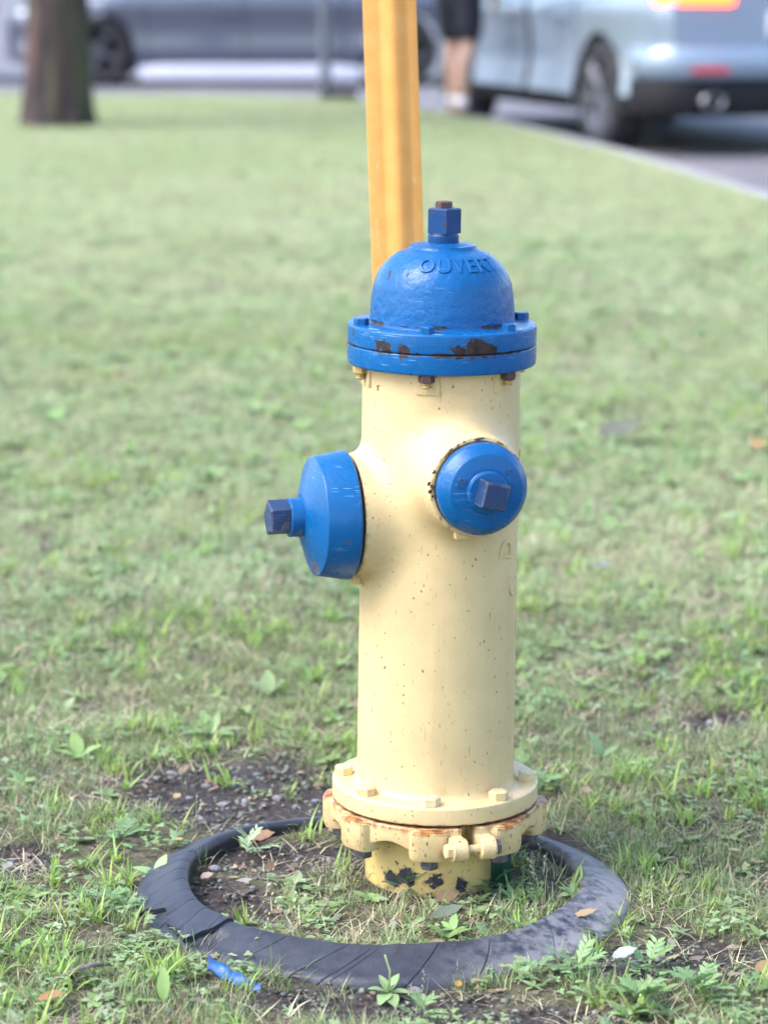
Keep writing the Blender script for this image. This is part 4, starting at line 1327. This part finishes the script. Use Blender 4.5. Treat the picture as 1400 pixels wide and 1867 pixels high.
# ------------------------------------------------------------------ parked cars
M_tyre = simple('car_tyre_rubber', (.018, .018, .022), .75, nscale=40, namp=.3)
M_rimd = simple('dark_alloy', (.10, .10, .12), .35, .6)
M_rims = simple('silver_alloy', (.48, .48, .52), .3, .8)
M_clad = simple('black_cladding', (.009, .009, .011), .7, spec=.25, nscale=60, namp=.3)
M_seam = simple('door_gap_black', (.012, .012, .016), .7)
M_chrome = simple('bright_steel', (.3, .3, .32), .3, .9)
def glass_mat():
    m, nt, out = newmat('tinted_glass')
    p = nd(nt, 'ShaderNodeBsdfPrincipled', {'Base Color': (.015, .018, .022, 1), 'Roughness': .03, 'Specular IOR Level': .9, 'Coat Weight': .6, 'Coat Roughness': .02})
    nt.links.new(p.outputs[0], out.inputs[0]); return m
M_glass = glass_mat()
M_red = simple('red_reflector', (.5, .02, .03), .25)
M_tail = simple('lit_tail_lamp', (.6, .03, .02), .3, emit=(1.0, .055, .003), estr=4.0)
M_lens = simple('clear_lens', (.7, .72, .75), .1, coat=.5)
def car_paint(name, col, metal=.35, rough=.28):
    m, nt, out = newmat(name)
    tc = nd(nt, 'ShaderNodeTexCoord').outputs['Object']
    n = noise(nt, tc, 3.0, 4.0)
    c = mixc(nt, n, [x * .93 for x in col], [min(1, x * 1.05) for x in col])
    p = nd(nt, 'ShaderNodeBsdfPrincipled', {'Base Color': c, 'Roughness': rough, 'Metallic': metal, 'Coat Weight': .8, 'Coat Roughness': .06})
    nt.links.new(p.outputs[0], out.inputs[0]); return m

def car(name, label, loc, heading, spec, paintm, rim_m, cat='car'):
    """local axes: x forward, y to the car's left, z up from the road"""
    root = empty(name, loc, (0, 0, heading)); tag(root, label, cat)
    x0, x1 = spec['x']; wr = spec['wr']; ra = wr * 1.13
    wheels = spec['wheels']
    xs = list(np.linspace(x0, x1, 110))
    for xc in wheels:
        xs += [xc + ra * math.cos(a) for a in np.linspace(0, PI, 34)] + [xc - ra - .002, xc + ra + .002]
    xs = np.array(sorted(set(round(float(q), 4) for q in xs)))
    def cv(key):
        k = np.array(spec[key]); fx = np.linspace(x0 - .3, x1 + .3, 600)
        y = np.interp(fx, k[:, 0], k[:, 1]); ker = np.hanning(13); ker /= ker.sum()
        return np.interp(xs, fx, np.convolve(np.pad(y, 6, 'edge'), ker, 'valid'))
    belt, roof, half, bot = cv('belt'), cv('roof'), cv('half'), cv('bottom')
    zb = bot.copy()
    for xc in wheels:
        q = ra * ra - (xs - xc) ** 2
        zb = np.where(q >= 0, np.maximum(zb, wr + np.sqrt(np.maximum(q, 0))), zb)
    zb = np.minimum(zb, belt - .05)
    fr = [0, .05, .14, .30, .48, .66, .82, .93, 1.0]
    lat = spec.get('lat', [.955, .985, 1.0, .978, .958, .968, .996, .990, .95])
    rows = []
    sill = .24
    for i, x in enumerate(xs):
        hw, b, r, z = half[i], belt[i], roof[i], zb[i]
        gh = max(r - b, 0); q = min(1, gh / .5)
        sec = [(0, z), (.88 * hw, z)]
        for f_, l_ in zip(fr, lat):
            zz = z + (b - z) * f_
            ff = (zz - sill) / max(b - sill, .01)
            ll = float(np.interp(ff, fr, lat))
            sec.append((ll * hw, zz))
        sec += [(.91 * hw, b + .012 + .02 * q), ((.91 - .05 * q) * hw, b + .03 + .25 * gh), ((.89 - .17 * q) * hw, b + .035 + .86 * gh), ((.74 - .10 * q) * hw, b + .04 + .965 * gh), (.35 * hw, b + .05 + 1.0 * gh), (0, b + .055 + 1.0 * gh)]
        rows.append(sec)
    ns = len(rows[0]); nside = 2 + len(fr)
    def vid(i, k, side): return (i, k, side)
    groups = {}
    slope = np.abs(np.gradient(roof, xs))
    gl = roof - belt
    pill = spec.get('pillars', [])
    for i in range(len(xs) - 1):
        xm = (xs[i] + xs[i + 1]) / 2
        for k in range(ns - 1):
            zm = (rows[i][k][1] + rows[i][k + 1][1]) / 2
            for s_ in (1, -1):
                key = 'body'
                if k >= nside + 0 and k <= nside + 1 and min(gl[i], gl[i + 1]) > .27:
                    key = 'window_' + ('l' if s_ > 0 else 'r') + str(sum(xm > p_ for p_ in pill))
                    if any(abs(xm - p_) < .05 for p_ in pill): key = 'pillar'
                elif k >= nside + 2 and slope[i] > .33 and gl[i] > .10:
                    key = 'windscreen' if xm > 0 else 'rear_window'
                elif k < 2 or zm < spec['clad']:
                    key = 'cladding'
                groups.setdefault(key, []).append((i, k, s_))
    for s_ in (0, -1):       # closing faces front and back
        groups.setdefault('ends', []).append(s_)
    for key, fl in groups.items():
        if key == 'ends': continue
        mb = MB(); mp = {}
        def gv(i, k, s_):
            y, z = rows[i][k]
            kk = (i, k, s_ if y > 1e-6 else 0)
            if kk not in mp:
                mp[kk] = len(mb.v); mb.v.append((float(xs[i]), s_ * float(y), float(z))); mb.c.append((1, 1, 1, 1))
            return mp[kk]
        for (i, k, s_) in fl:
            q = [gv(i, k, s_), gv(i, k + 1, s_), gv(i + 1, k + 1, s_), gv(i + 1, k, s_)]
            if s_ < 0: q = q[::-1]
            mb.f.append(q)
        if key == 'body':
            for i in (0, len(xs) - 1):
                loop = [gv(i, k, 1) for k in range(ns)] + [gv(i, k, -1) for k in reversed(range(1, ns - 1))]
                mb.f.append(loop if i else loop[::-1])
        nm = 'window' if key.startswith('window_') else key
        mat = {'body': paintm, 'cladding': M_clad, 'pillar': M_seam}.get(nm, M_glass)
        mb.build(nm, mat, root, auto=40)
    def side_at(x, z):
        i = int(np.argmin(np.abs(xs - x)))
        ff = (z - sill) / max(belt[i] - sill, .01)
        return float(np.interp(ff, fr, lat)) * half[i]
    for (sx, wdt, z0, z1, sgn) in spec.get('seams', []):
        for s_ in sgn:
            zz = np.linspace(z0, z1, 14); vs_, fs_ = [], []
            for z in zz:
                yy = side_at(sx, z) + .003
                for dx, dy in ((-wdt / 2, -.012), (-wdt / 2, 0), (wdt / 2, 0), (wdt / 2, -.012)):
                    vs_.append((sx + dx, s_ * (yy + dy), z))
            for j in range(13):
                for k in range(3): fs_.append((j * 4 + k, j * 4 + k + 1, (j + 1) * 4 + k + 1, (j + 1) * 4 + k))
            MB().add(vs_, fs_).build('door_seam', M_seam, root, smooth=False)
    for (sx, z) in spec.get('handles', []):
        for s_ in (1, -1):
            v, f = bbox(.20, .028, .030, .008)
            MB().add(v, f, Matrix.Translation((sx, s_ * (side_at(sx, z) + .015), z))).build('door_handle', paintm, root, auto=40)
    # underbody keeps daylight from passing through the cabin floor
    v, f = bbox(x1 - x0 - 1.3, 1.1, .10, .03)
    MB().add(v, f, Matrix.Translation(((x0 + x1) / 2, 0, spec.get('under', .32)))).build('underbody', M_clad, root)
    # wheels
    w = spec.get('ww', .225)
    for xc in wheels:
        for s_ in (1, -1):
            yc = s_ * (spec['track'])
            Mw = Matrix.Translation((xc, yc, wr)) @ Matrix.Rotation(-s_ * PI / 2, 4, 'X')
            wl = empty('wheel', (0, 0, 0)); wl.parent = root
            h = w / 2
            rr = wr * .72
            v, f = lathe([(rr, -h + .01), (wr * .86, -h), (wr * .97, -h + .02), (wr, -h * .5), (wr, h * .5), (wr * .97, h - .02), (wr * .86, h), (rr, h - .012), (rr - .012, h - .03), (rr - .012, -h + .03), (rr, -h + .01)], 48)
            MB().add(v, f, Mw).build('tyre', M_tyre, wl, auto=50)
            v, f = lathe([(rr - .012, h - .012), (rr - .035, h - .022), (rr - .05, h - .09), (.08, h - .10), (.0, h - .10)], 40)
            rim = MB().add(v, f, Mw).build('rim', M_clad if rim_m is M_rimd else rim_m, wl, auto=40)
            sp = MB()
            for k in range(spec.get('spokes', 5)):
                a = 2 * PI * k / spec.get('spokes', 5) + .3
                for da in (-.11, .11):
                    b0 = Vector((math.cos(a) * .05, math.sin(a) * .05, h - .035)); b1 = Vector((math.cos(a + da) * (rr - .03), math.sin(a + da) * (rr - .03), h - .02))
                    v, f = tube([b0, b0.lerp(b1, .5) + Vector((0, 0, .008)), b1], [.026, .020, .022], 6)
                    sp.add(v, f)
            v, f = lathe([(.06, h - .05), (.055, h - .02), (.0, h - .015)], 16); sp.add(v, f)
            sp.v = [tuple(Mw @ Vector(q)) for q in sp.v]
            sp.build('spokes', rim_m, wl, auto=40)
    return root, side_at

def wrap_bar(path, z0, z1, depth, name, mat, parent, bev=.02):
    """a bar of real depth that follows a plan path (bumper, lamp)"""
    prof = [(0, z0 + bev), (bev, z0), (depth - bev, z0), (depth, z0 + bev), (depth, z1 - bev), (depth - bev, z1), (bev, z1), (0, z1 - bev)]
    n = len(prof); P = [Vector((p[0], p[1])) for p in path]
    vs_, fs_ = [], []
    for i, p in enumerate(P):
        t = (P[min(i + 1, len(P) - 1)] - P[max(i - 1, 0)]).normalized()
        nr = Vector((t.y, -t.x))
        for (o_, z) in prof:
            q = p - nr * (depth * .6) + nr * o_
            vs_.append((q.x, q.y, z))
    for i in range(len(P) - 1):
        for k in range(n):
            fs_.append((i * n + k, (i + 1) * n + k, (i + 1) * n + (k + 1) % n, i * n + (k + 1) % n))
    fs_.append(list(range(n))); fs_.append([(len(P) - 1) * n + k for k in reversed(range(n))])
    mb = MB().add(vs_, fs_)
    me = mb.mesh(name)
    bm = bmesh.new(); bm.from_mesh(me); bmesh.ops.recalc_face_normals(bm, faces=list(bm.faces)); bm.to_mesh(me); bm.free()
    return link(name, me, mat, parent, auto=45)

# pale blue-grey sport utility car on the right, seen from its left rear
SUV = dict(x=(-2.30, 2.35), wr=.362, wheels=(-1.35, 1.45), track=.80, clad=.36, ww=.25, spokes=5,
           belt=[(-2.30, 1.02), (-2.0, 1.06), (-1, 1.02), (1.0, .99), (1.5, 1.0), (2.1, .88), (2.3, .72), (2.35, .62)],
           roof=[(-2.30, 1.05), (-2.22, 1.14), (-1.88, 1.56), (-1.2, 1.64), (.1, 1.66), (.55, 1.58), (1.3, 1.02), (1.5, 1.0), (2.35, .62)],
           half=[(-2.30, .80), (-2.24, .87), (-2.1, .915), (-1.5, .945), (1.5, .945), (2.0, .90), (2.25, .75), (2.35, .55)],
           bottom=[(-2.30, .46), (-2.15, .38), (-1.9, .27), (-1, .24), (1.2, .24), (2.0, .26), (2.35, .32)],
           pillars=[-1.25, -.08, .95], seams=[(-.08, .085, .30, 1.0, (1, -1)), (-.98, .012, .45, .98, (1, -1)), (1.02, .012, .34, .98, (1, -1))],
           handles=[(-.72, .86), (.30, .85)], under=.36)
M_suv = car_paint('pale_blue_grey_paint', (.225, .285, .365), .3, .3)
dirh = Vector((-.309, .951))
rw = Vector((1.41, 17.9))
nrm = Vector((.951, .309))
ctr = rw + dirh * 1.35 + nrm * (.80 + .125)
suv, suv_side = car('sport_utility_car', 'pale blue grey sport utility car with lit tail lamp at the kerb on the right', (ctr.x, ctr.y, ROAD_Z), math.atan2(dirh.y, dirh.x), SUV, M_suv, simple('grey_alloy', (.17, .17, .195), .35, .7))
half_path = [(-1.90, .885), (-2.02, .915), (-2.16, .905), (-2.26, .85), (-2.33, .74), (-2.36, .5), (-2.37, .0)]
full_path = half_path + [(x, -y) for (x, y) in reversed(half_path[:-1])]
wrap_bar(full_path, .50, .70, .10, 'bumper', M_suv, suv, .03)
wrap_bar([(x + .02, y * .995) for (x, y) in full_path], .26, .495, .09, 'bumper_cladding', M_clad, suv, .02)
for s_ in (1, -1):
    lp = [(-2.20, .88 * s_), (-2.235, .855 * s_), (-2.29, .76 * s_), (-2.305, .60 * s_), (-2.31, .40 * s_)]
    wrap_bar(lp if s_ > 0 else lp[::-1], .965, 1.05, .05, 'tail_lamp', M_tail, suv, .012)
    wrap_bar([(-2.39, .70 * s_), (-2.395, .58 * s_), (-2.40, .46 * s_)][::s_], .535, .575, .03, 'reflector', M_red, suv, .008)
    v, f = lathe([(.045, -.10), (.052, 0), (.052, .06), (.044, .06), (.040, -.08)], 20)
    MB().add(v, f, Matrix.Translation((-2.36, .56 * s_, .36)) @ Matrix.Rotation(-PI / 2, 4, 'Y') @ Matrix.Scale(1.5, 4, (0, 1, 0))).build('exhaust_pipe', M_chrome, suv)
v, f = bbox(.012, .30, .15, .004)
MB().add(v, f, Matrix.Translation((-2.312, 0, .84))).build('number_plate', simple('plate_white', (.7, .72, .75), .4), suv)
for s_ in (1, -1):
    v, f = bbox(.10, .20, .14, .03)
    MB().add(v, f, Matrix.Translation((.92, s_ * 1.02, 1.06))).build('door_mirror', M_suv, suv)
    v, f = bbox(.25, .05, .10, .02)
    MB().add(v, f, Matrix.Translation((2.18, s_ * .74, .80)) @ Matrix.Rotation(-s_ * .55, 4, 'Z')).build('headlight', M_lens, suv)

# silver saloon side-on across the far side
SAL = dict(x=(-2.42, 2.42), wr=.345, wheels=(-1.53, 1.50), track=.80, clad=.17, ww=.225, spokes=5,
           belt=[(-2.42, .84), (-2.2, .93), (-1.2, .93), (.9, .90), (1.2, .90), (2.1, .78), (2.36, .66), (2.42, .58)],
           roof=[(-2.42, .84), (-1.95, .95), (-1.0, 1.38), (-.3, 1.43), (.3, 1.38), (1.15, .93), (1.3, .90), (2.42, .58)],
           half=[(-2.42, .62), (-2.3, .80), (-2.0, .90), (-1.4, .93), (1.4, .93), (2.0, .88), (2.3, .74), (2.42, .55)],
           bottom=[(-2.42, .34), (-2.2, .24), (-1.8, .19), (1.8, .18), (2.2, .20), (2.42, .26)],
           lat=[.95, .975, .985, .965, .955, .975, 1.0, .985, .95], pillars=[-.95, .02, .9],
           seams=[(.02, .012, .30, .9, (1, -1)), (-.95, .012, .35, .9, (1, -1)), (1.0, .012, .30, .88, (1, -1))], handles=[(-.75, .76), (.22, .75)], under=.26)
M_sil = car_paint('silver_grey_paint', (.105, .115, .16), .5, .3)
M_skirt = car_paint('silver_skirt_reflection', (.40, .40, .47), .3, .35)  # bright ground reflection put into a paler colour, flare shaped to catch sky
sal, sal_side = car('silver_saloon', 'silver grey saloon parked side-on behind the tree and post', (-1.345, 27.55, ROAD_Z), PI, SAL, M_sil, M_rimd)
for s_ in (1, -1):
    vs_, fs_ = [], []
    for i, x in enumerate(np.linspace(-1.10, 1.06, 12)):
        t = min(1, (1.06 - x) / .25 + .15, (x + 1.10) / .25 + .15)
        for (y, z) in ((.88, .15), (.925, .19 + .03 * t), (.965, .15 + .03 * t), (.99, .08), (.97, .05), (.88, .05)):
            vs_.append((x, s_ * y, z))
    for i in range(11):
        for k in range(6):
            q = (i * 6 + k, i * 6 + (k + 1) % 6, (i + 1) * 6 + (k + 1) % 6, (i + 1) * 6 + k)
            fs_.append(q if s_ > 0 else q[::-1])
    fs_.append(list(range(6))); fs_.append(list(reversed(range(66, 72))))
    MB().add(vs_, fs_).build('side_skirt', M_skirt, sal, auto=40)
for s_ in (1, -1):
    v, f = bbox(.30, .05, .12, .02)
    MB().add(v, f, Matrix.Translation((2.16, s_ * .76, .68)) @ Matrix.Rotation(-s_ * .6, 4, 'Z')).build('headlight', M_lens, sal)
    v, f = bbox(.05, .34, .11, .02)
    MB().add(v, f, Matrix.Translation((-2.38, s_ * .52, .76)) @ Matrix.Rotation(s_ * .35, 4, 'Z')).build('tail_lamp', M_red, sal)
# dark car nose at the left edge
DRK = dict(SAL); DRK['lat'] = [.955, .985, 1.0, .992, .985, .992, 1.0, .985, .95]
M_drk = car_paint('dark_blue_paint', (.05, .07, .13), .3, .25)
drk, _ = car('dark_saloon', 'dark blue car at the left edge, mostly hidden behind the tree trunk', (-6.55, 28.1, ROAD_Z), PI + .04, DRK, M_drk, M_rims)
for s_ in (1, -1):
    v, f = bbox(.30, .05, .12, .02)
    MB().add(v, f, Matrix.Translation((2.16, s_ * .76, .68)) @ Matrix.Rotation(-s_ * .6, 4, 'Z')).build('headlight', M_lens, drk)
    v, f = bbox(.05, .34, .11, .02)
    MB().add(v, f, Matrix.Translation((-2.38, s_ * .52, .76)) @ Matrix.Rotation(s_ * .35, 4, 'Z')).build('tail_lamp', M_red, drk)

# slim dark street post in front of the saloon
p = g(602, 168)
root = empty('street_post', (-.475, 21.75, 0)); tag(root, 'slim dark grey post on a black foot in front of the silver car', 'post')
M_dp = simple('dark_grey_steel', (.10, .11, .14), .5, .2, nscale=20, namp=.2)
v, f = lathe(rprof([(.0, 2.4), (.045, 2.4), (.045, .06), (.055, .05)], .004), 20)
MB().add(v, f).build('pole', M_dp, root)
v, f = bbox(.30, .20, .075, .012)
MB().add(v, f, Matrix.Translation((.11, 0, .0375))).build('foot', M_clad, root, auto=40)

# ------------------------------------------------------------------ tree
def build_tree():
    p = g(104, 231)
    root = empty('tree', (p.x, p.y, 0)); tag(root, 'thick dark tree trunk with furrowed mossy bark on the left of the lawn', 'tree')
    m, nt, out = newmat('furrowed_bark')
    tc = nd(nt, 'ShaderNodeTexCoord').outputs['Object']
    st = nd(nt, 'ShaderNodeMapping', {'Vector': tc, 'Scale': (14, 14, 2.2)}).outputs[0]
    n1 = noise(nt, st, 1.0, 5.0, .7); n3 = noise(nt, nd(nt, 'ShaderNodeMapping', {'Vector': tc, 'Scale': (9, 9, 1.6)}).outputs[0], 1.0, 3.0)
    n2 = noise(nt, nd(nt, 'ShaderNodeMapping', {'Vector': tc, 'Scale': (7, 7, .8)}).outputs[0], 1.0, 3.0)
    c = mixc(nt, sstep(nt, n1, .32, .68), (.006, .005, .006), (.062, .044, .044))
    c = mixc(nt, mth(nt, 'MULTIPLY', sstep(nt, n3, .46, .62), .75), c, (.105, .052, .048))
    c = mixc(nt, mth(nt, 'MULTIPLY', sstep(nt, n2, .50, .66), .75), c, (.07, .08, .03))
    b = nd(nt, 'ShaderNodeBump', {'Height': n1, 'Strength': .9, 'Distance': .03})
    pr = nd(nt, 'ShaderNodeBsdfPrincipled', {'Base Color': c, 'Roughness': .9, 'Normal': b.outputs[0]})
    nt.links.new(pr.outputs[0], out.inputs[0])
    vs_, fs_ = [], []
    NZ, NA = 40, 72
    for i in range(NZ):
        z = -.15 + 3.4 * i / (NZ - 1)
        r = .216 + .045 * math.exp(-max(z, 0) / .30) - .018 * z
        for k in range(NA):
            a = 2 * PI * k / NA
            rr = r * (1 + .035 * math.sin(3 * a + 1) + .025 * math.sin(7 * a + z * .7) + .10 * (vnoise(np.array(a * 6.0), np.array(z * 2.0), 1.0, 3) - .5) + .05 * (vnoise(np.array(a * 14.0), np.array(z * 1.5), 1.0, 5) - .5) + .03 * math.exp(-max(z, 0) / .15) * math.sin(5 * a))
            vs_.append((float(rr * math.cos(a)) + .02 * z, float(rr * math.sin(a)), z))
    for i in range(NZ - 1):
        for k in range(NA):
            fs_.append((i * NA + k, i * NA + (k + 1) % NA, (i + 1) * NA + (k + 1) % NA, (i + 1) * NA + k))
    trunk = MB().add(vs_, fs_).build('trunk', m, root)
    rr = random.Random(3)
    tips = []
    for k in range(7):
        a = k * 2 * PI / 7 + rr.uniform(-.3, .3); L = rr.uniform(1.8, 2.8); e = rr.uniform(.5, 1.15)
        P0 = Vector((.06, 0, 2.9 + rr.uniform(-.15, .3)))
        d = Vector((math.cos(a) * math.cos(e), math.sin(a) * math.cos(e), math.sin(e)))
        P1 = P0 + d * L * .5 + Vector((rr.uniform(-.15, .15), rr.uniform(-.15, .15), .1)); P2 = P0 + d * L + Vector((0, 0, .25))
        v, f = tube([P0, P1, P2], [.11, .07, .025], 9)
        MB().add(v, f).build('limb', m, trunk)
        tips += [P1, P2, P2 + Vector((rr.uniform(-.5, .5), rr.uniform(-.5, .5), .5))]
    mb = MB()
    random.seed(9)
    for t in tips:
        for q in range(130):
            o = Vector((rr.gauss(0, .45), rr.gauss(0, .45), rr.gauss(0, .32))) + t
            leaf_shape(mb, dirM(o.x, o.y, o.z, rr.random() * 6.28, rr.uniform(-.8, .6), rr.uniform(-.6, .6)), rr.uniform(.09, .15), rr.uniform(.05, .08), jit((.07, .12, .035)), 3)
    mb.build('crown', leafmat('tree_leaves', trans=.3), root, color=True)
build_tree()

# ------------------------------------------------------------------ person beside the sport utility car
def skinned(name, joints, edges, mat, parent, sub=2, root_i=0):
    me = bpy.data.meshes.new(name)
    names = list(joints)
    me.from_pydata([joints[n][0] for n in names], [(names.index(a), names.index(b)) for a, b in edges], [])
    o = bpy.data.objects.new(name, me); COL.objects.link(o)
    md = o.modifiers.new('skin', 'SKIN'); md.use_smooth_shade = True
    for i, n in enumerate(names):
        r = joints[n][1]; r = r if isinstance(r, tuple) else (r, r)
        me.skin_vertices[0].data[i].radius = r
        me.skin_vertices[0].data[i].use_root = (i == root_i)
    s_ = o.modifiers.new('sub', 'SUBSURF'); s_.levels = sub; s_.render_levels = sub
    dg = bpy.context.evaluated_depsgraph_get(); dg.update()
    nm = bpy.data.meshes.new_from_object(o.evaluated_get(dg))
    bpy.data.objects.remove(o)
    nm.name = name
    nm.materials.clear()
    return link(name, nm, mat, parent)
def build_person():
    root = empty('person', (.53, 19.3, .02), (0, 0, R_(48)))
    tag(root, 'person in dark knee-length shorts and white socks standing by the car', 'person')
    M_skin = simple('skin', (.42, .25, .18), .5, nscale=12, namp=.08)
    M_short = simple('navy_shorts', (.009, .010, .018), .8, nscale=30, namp=.3)
    M_shirt = simple('grey_shirt', (.2, .2, .23), .8, nscale=30, namp=.15)
    M_sock = simple('white_sock', (.7, .7, .75), .85)
    M_shoe = simple('dark_shoe', (.02, .021, .03), .6)
    M_hair = simple('dark_hair', (.03, .022, .016), .7)
    # facing local +x
    J = {'pelvis': ((0, 0, .95), (.13, .16)), 'waist': ((.0, 0, 1.10), (.11, .145)), 'chest': ((.01, 0, 1.30), (.125, .17)), 'neck0': ((0, 0, 1.46), .075), 'neck1': ((.015, 0, 1.53), .055), 'head0': ((.03, 0, 1.60), .078), 'head1': ((.03, 0, 1.68), .092), 'head2': ((.015, 0, 1.745), .06), 'nose': ((.125, 0, 1.635), .016)}
    E = [('pelvis', 'waist'), ('waist', 'chest'), ('chest', 'neck0'), ('neck0', 'neck1'), ('neck1', 'head0'), ('head0', 'head1'), ('head1', 'head2'), ('head0', 'nose')]
    for s_, nm in ((1, 'l'), (-1, 'r')):
        st = .07 * s_
        J.update({nm + 'hip': ((0, .095 * s_, .88), .095), nm + 'knee': ((.03 + st * .5, .10 * s_, .49), .060), nm + 'calf': ((-.005 + st * .9, .10 * s_, .36), .062), nm + 'ank': ((-.01 + st, .10 * s_, .09), .038), nm + 'heel': ((-.03 + st, .10 * s_, .045), .036), nm + 'toe': ((.16 + st, .11 * s_, .035), .032)})
        E += [('pelvis', nm + 'hip'), (nm + 'hip', nm + 'knee'), (nm + 'knee', nm + 'calf'), (nm + 'calf', nm + 'ank'), (nm + 'ank', nm + 'heel'), (nm + 'heel', nm + 'toe')]
        J.update({nm + 'sho': ((0, .19 * s_, 1.42), .062), nm + 'elb': ((-.03, .25 * s_, 1.13), .042), nm + 'wri': ((.05, .26 * s_, .90), .027), nm + 'palm': ((.075, .255 * s_, .83), (.018, .036))})
        E += [('chest', nm + 'sho'), (nm + 'sho', nm + 'elb'), (nm + 'elb', nm + 'wri'), (nm + 'wri', nm + 'palm')]
        for q in range(4):
            a = nm + 'f%d' % q
            x = .055 + .016 * q
            ln = (.055, .072, .078, .066)[q]
            J[a + '0'] = ((x + .01, .253 * s_, .795), .0095); J[a + '1'] = ((x + .016, .245 * s_, .795 - ln * .55), .0085); J[a + '2'] = ((x + .013, .232 * s_, .795 - ln), .007)
            E += [(nm + 'palm', a + '0'), (a + '0', a + '1'), (a + '1', a + '2')]
        J[nm + 't0'] = ((.112, .245 * s_, .845), .011); J[nm + 't1'] = ((.122, .238 * s_, .80), .009)
        E += [(nm + 'palm', nm + 't0'), (nm + 't0', nm + 't1')]
    skinned('body', J, E, M_skin, root)
    S = {'p': ((0, 0, .97), (.145, .18)), 'w': ((0, 0, 1.08), (.125, .16))}; SE = [('p', 'w')]
    for s_, nm in ((1, 'l'), (-1, 'r')):
        st = .07 * s_
        S.update({nm + 'a': ((0, .10 * s_, .86), .115), nm + 'b': ((.02 + st * .3, .10 * s_, .66), .105), nm + 'c': ((.03 + st * .5, .10 * s_, .50), .098)})
        SE += [('p', nm + 'a'), (nm + 'a', nm + 'b'), (nm + 'b', nm + 'c')]
    skinned('shorts', S, SE, M_short, root)
    T = {'b': ((0, 0, .96), (.155, .19)), 'm': ((0, 0, 1.15), (.13, .165)), 'c': ((.01, 0, 1.31), (.14, .185)), 't': ((0, 0, 1.45), (.085, .09))}; TE = [('b', 'm'), ('m', 'c'), ('c', 't')]
    for s_, nm in ((1, 'l'), (-1, 'r')):
        T.update({nm + 's': ((0, .195 * s_, 1.42), .078), nm + 'e': ((-.015, .228 * s_, 1.24), .068)}); TE += [('c', nm + 's'), (nm + 's', nm + 'e')]
    skinned('shirt', T, TE, M_shirt, root)
    for s_ in (1, -1):
        st = .07 * s_
        skinned('sock', {'a': ((-.01 + st, .10 * s_, .175), .052), 'b': ((-.012 + st, .10 * s_, .08), .048), 'c': ((.03 + st, .103 * s_, .06), .042)}, [('a', 'b'), ('b', 'c')], M_sock, root)
        skinned('shoe', {'a': ((-.04 + st, .10 * s_, .045), (.045, .05)), 'b': ((.05 + st, .105 * s_, .048), (.042, .045)), 'c': ((.17 + st, .11 * s_, .036), (.036, .03))}, [('a', 'b'), ('b', 'c')], M_shoe, root)
    v, f = lathe([(.0, 1.805), (.05, 1.80), (.088, 1.765), (.106, 1.71), (.104, 1.66), (.085, 1.61), (.07, 1.60)], 24)
    MB().add([(x * .95 + .005 - .012 * (z < 1.7), y * .9, z if x < .03 else max(z, 1.70)) for (x, y, z) in v], f).build('hair', M_hair, root)
    for s_ in (1, -1):
        v, f = lathe([(0, -.011), (.008, -.008), (.011, 0), (.008, .008), (0, .011)], 10)
        MB().add(v, f, Matrix.Translation((.106, .032 * s_, 1.665))).build('eye', simple('eye_white', (.7, .68, .66), .3), root)
        v, f = bbox(.035, .014, .055, .006)
        MB().add(v, f, Matrix.Translation((.02, .096 * s_, 1.645))).build('ear', M_skin, root)
    v, f = bbox(.012, .046, .012, .004)
    MB().add(v, f, Matrix.Translation((.108, 0, 1.59))).build('mouth', simple('lips', (.42, .18, .15), .5), root)
build_person()
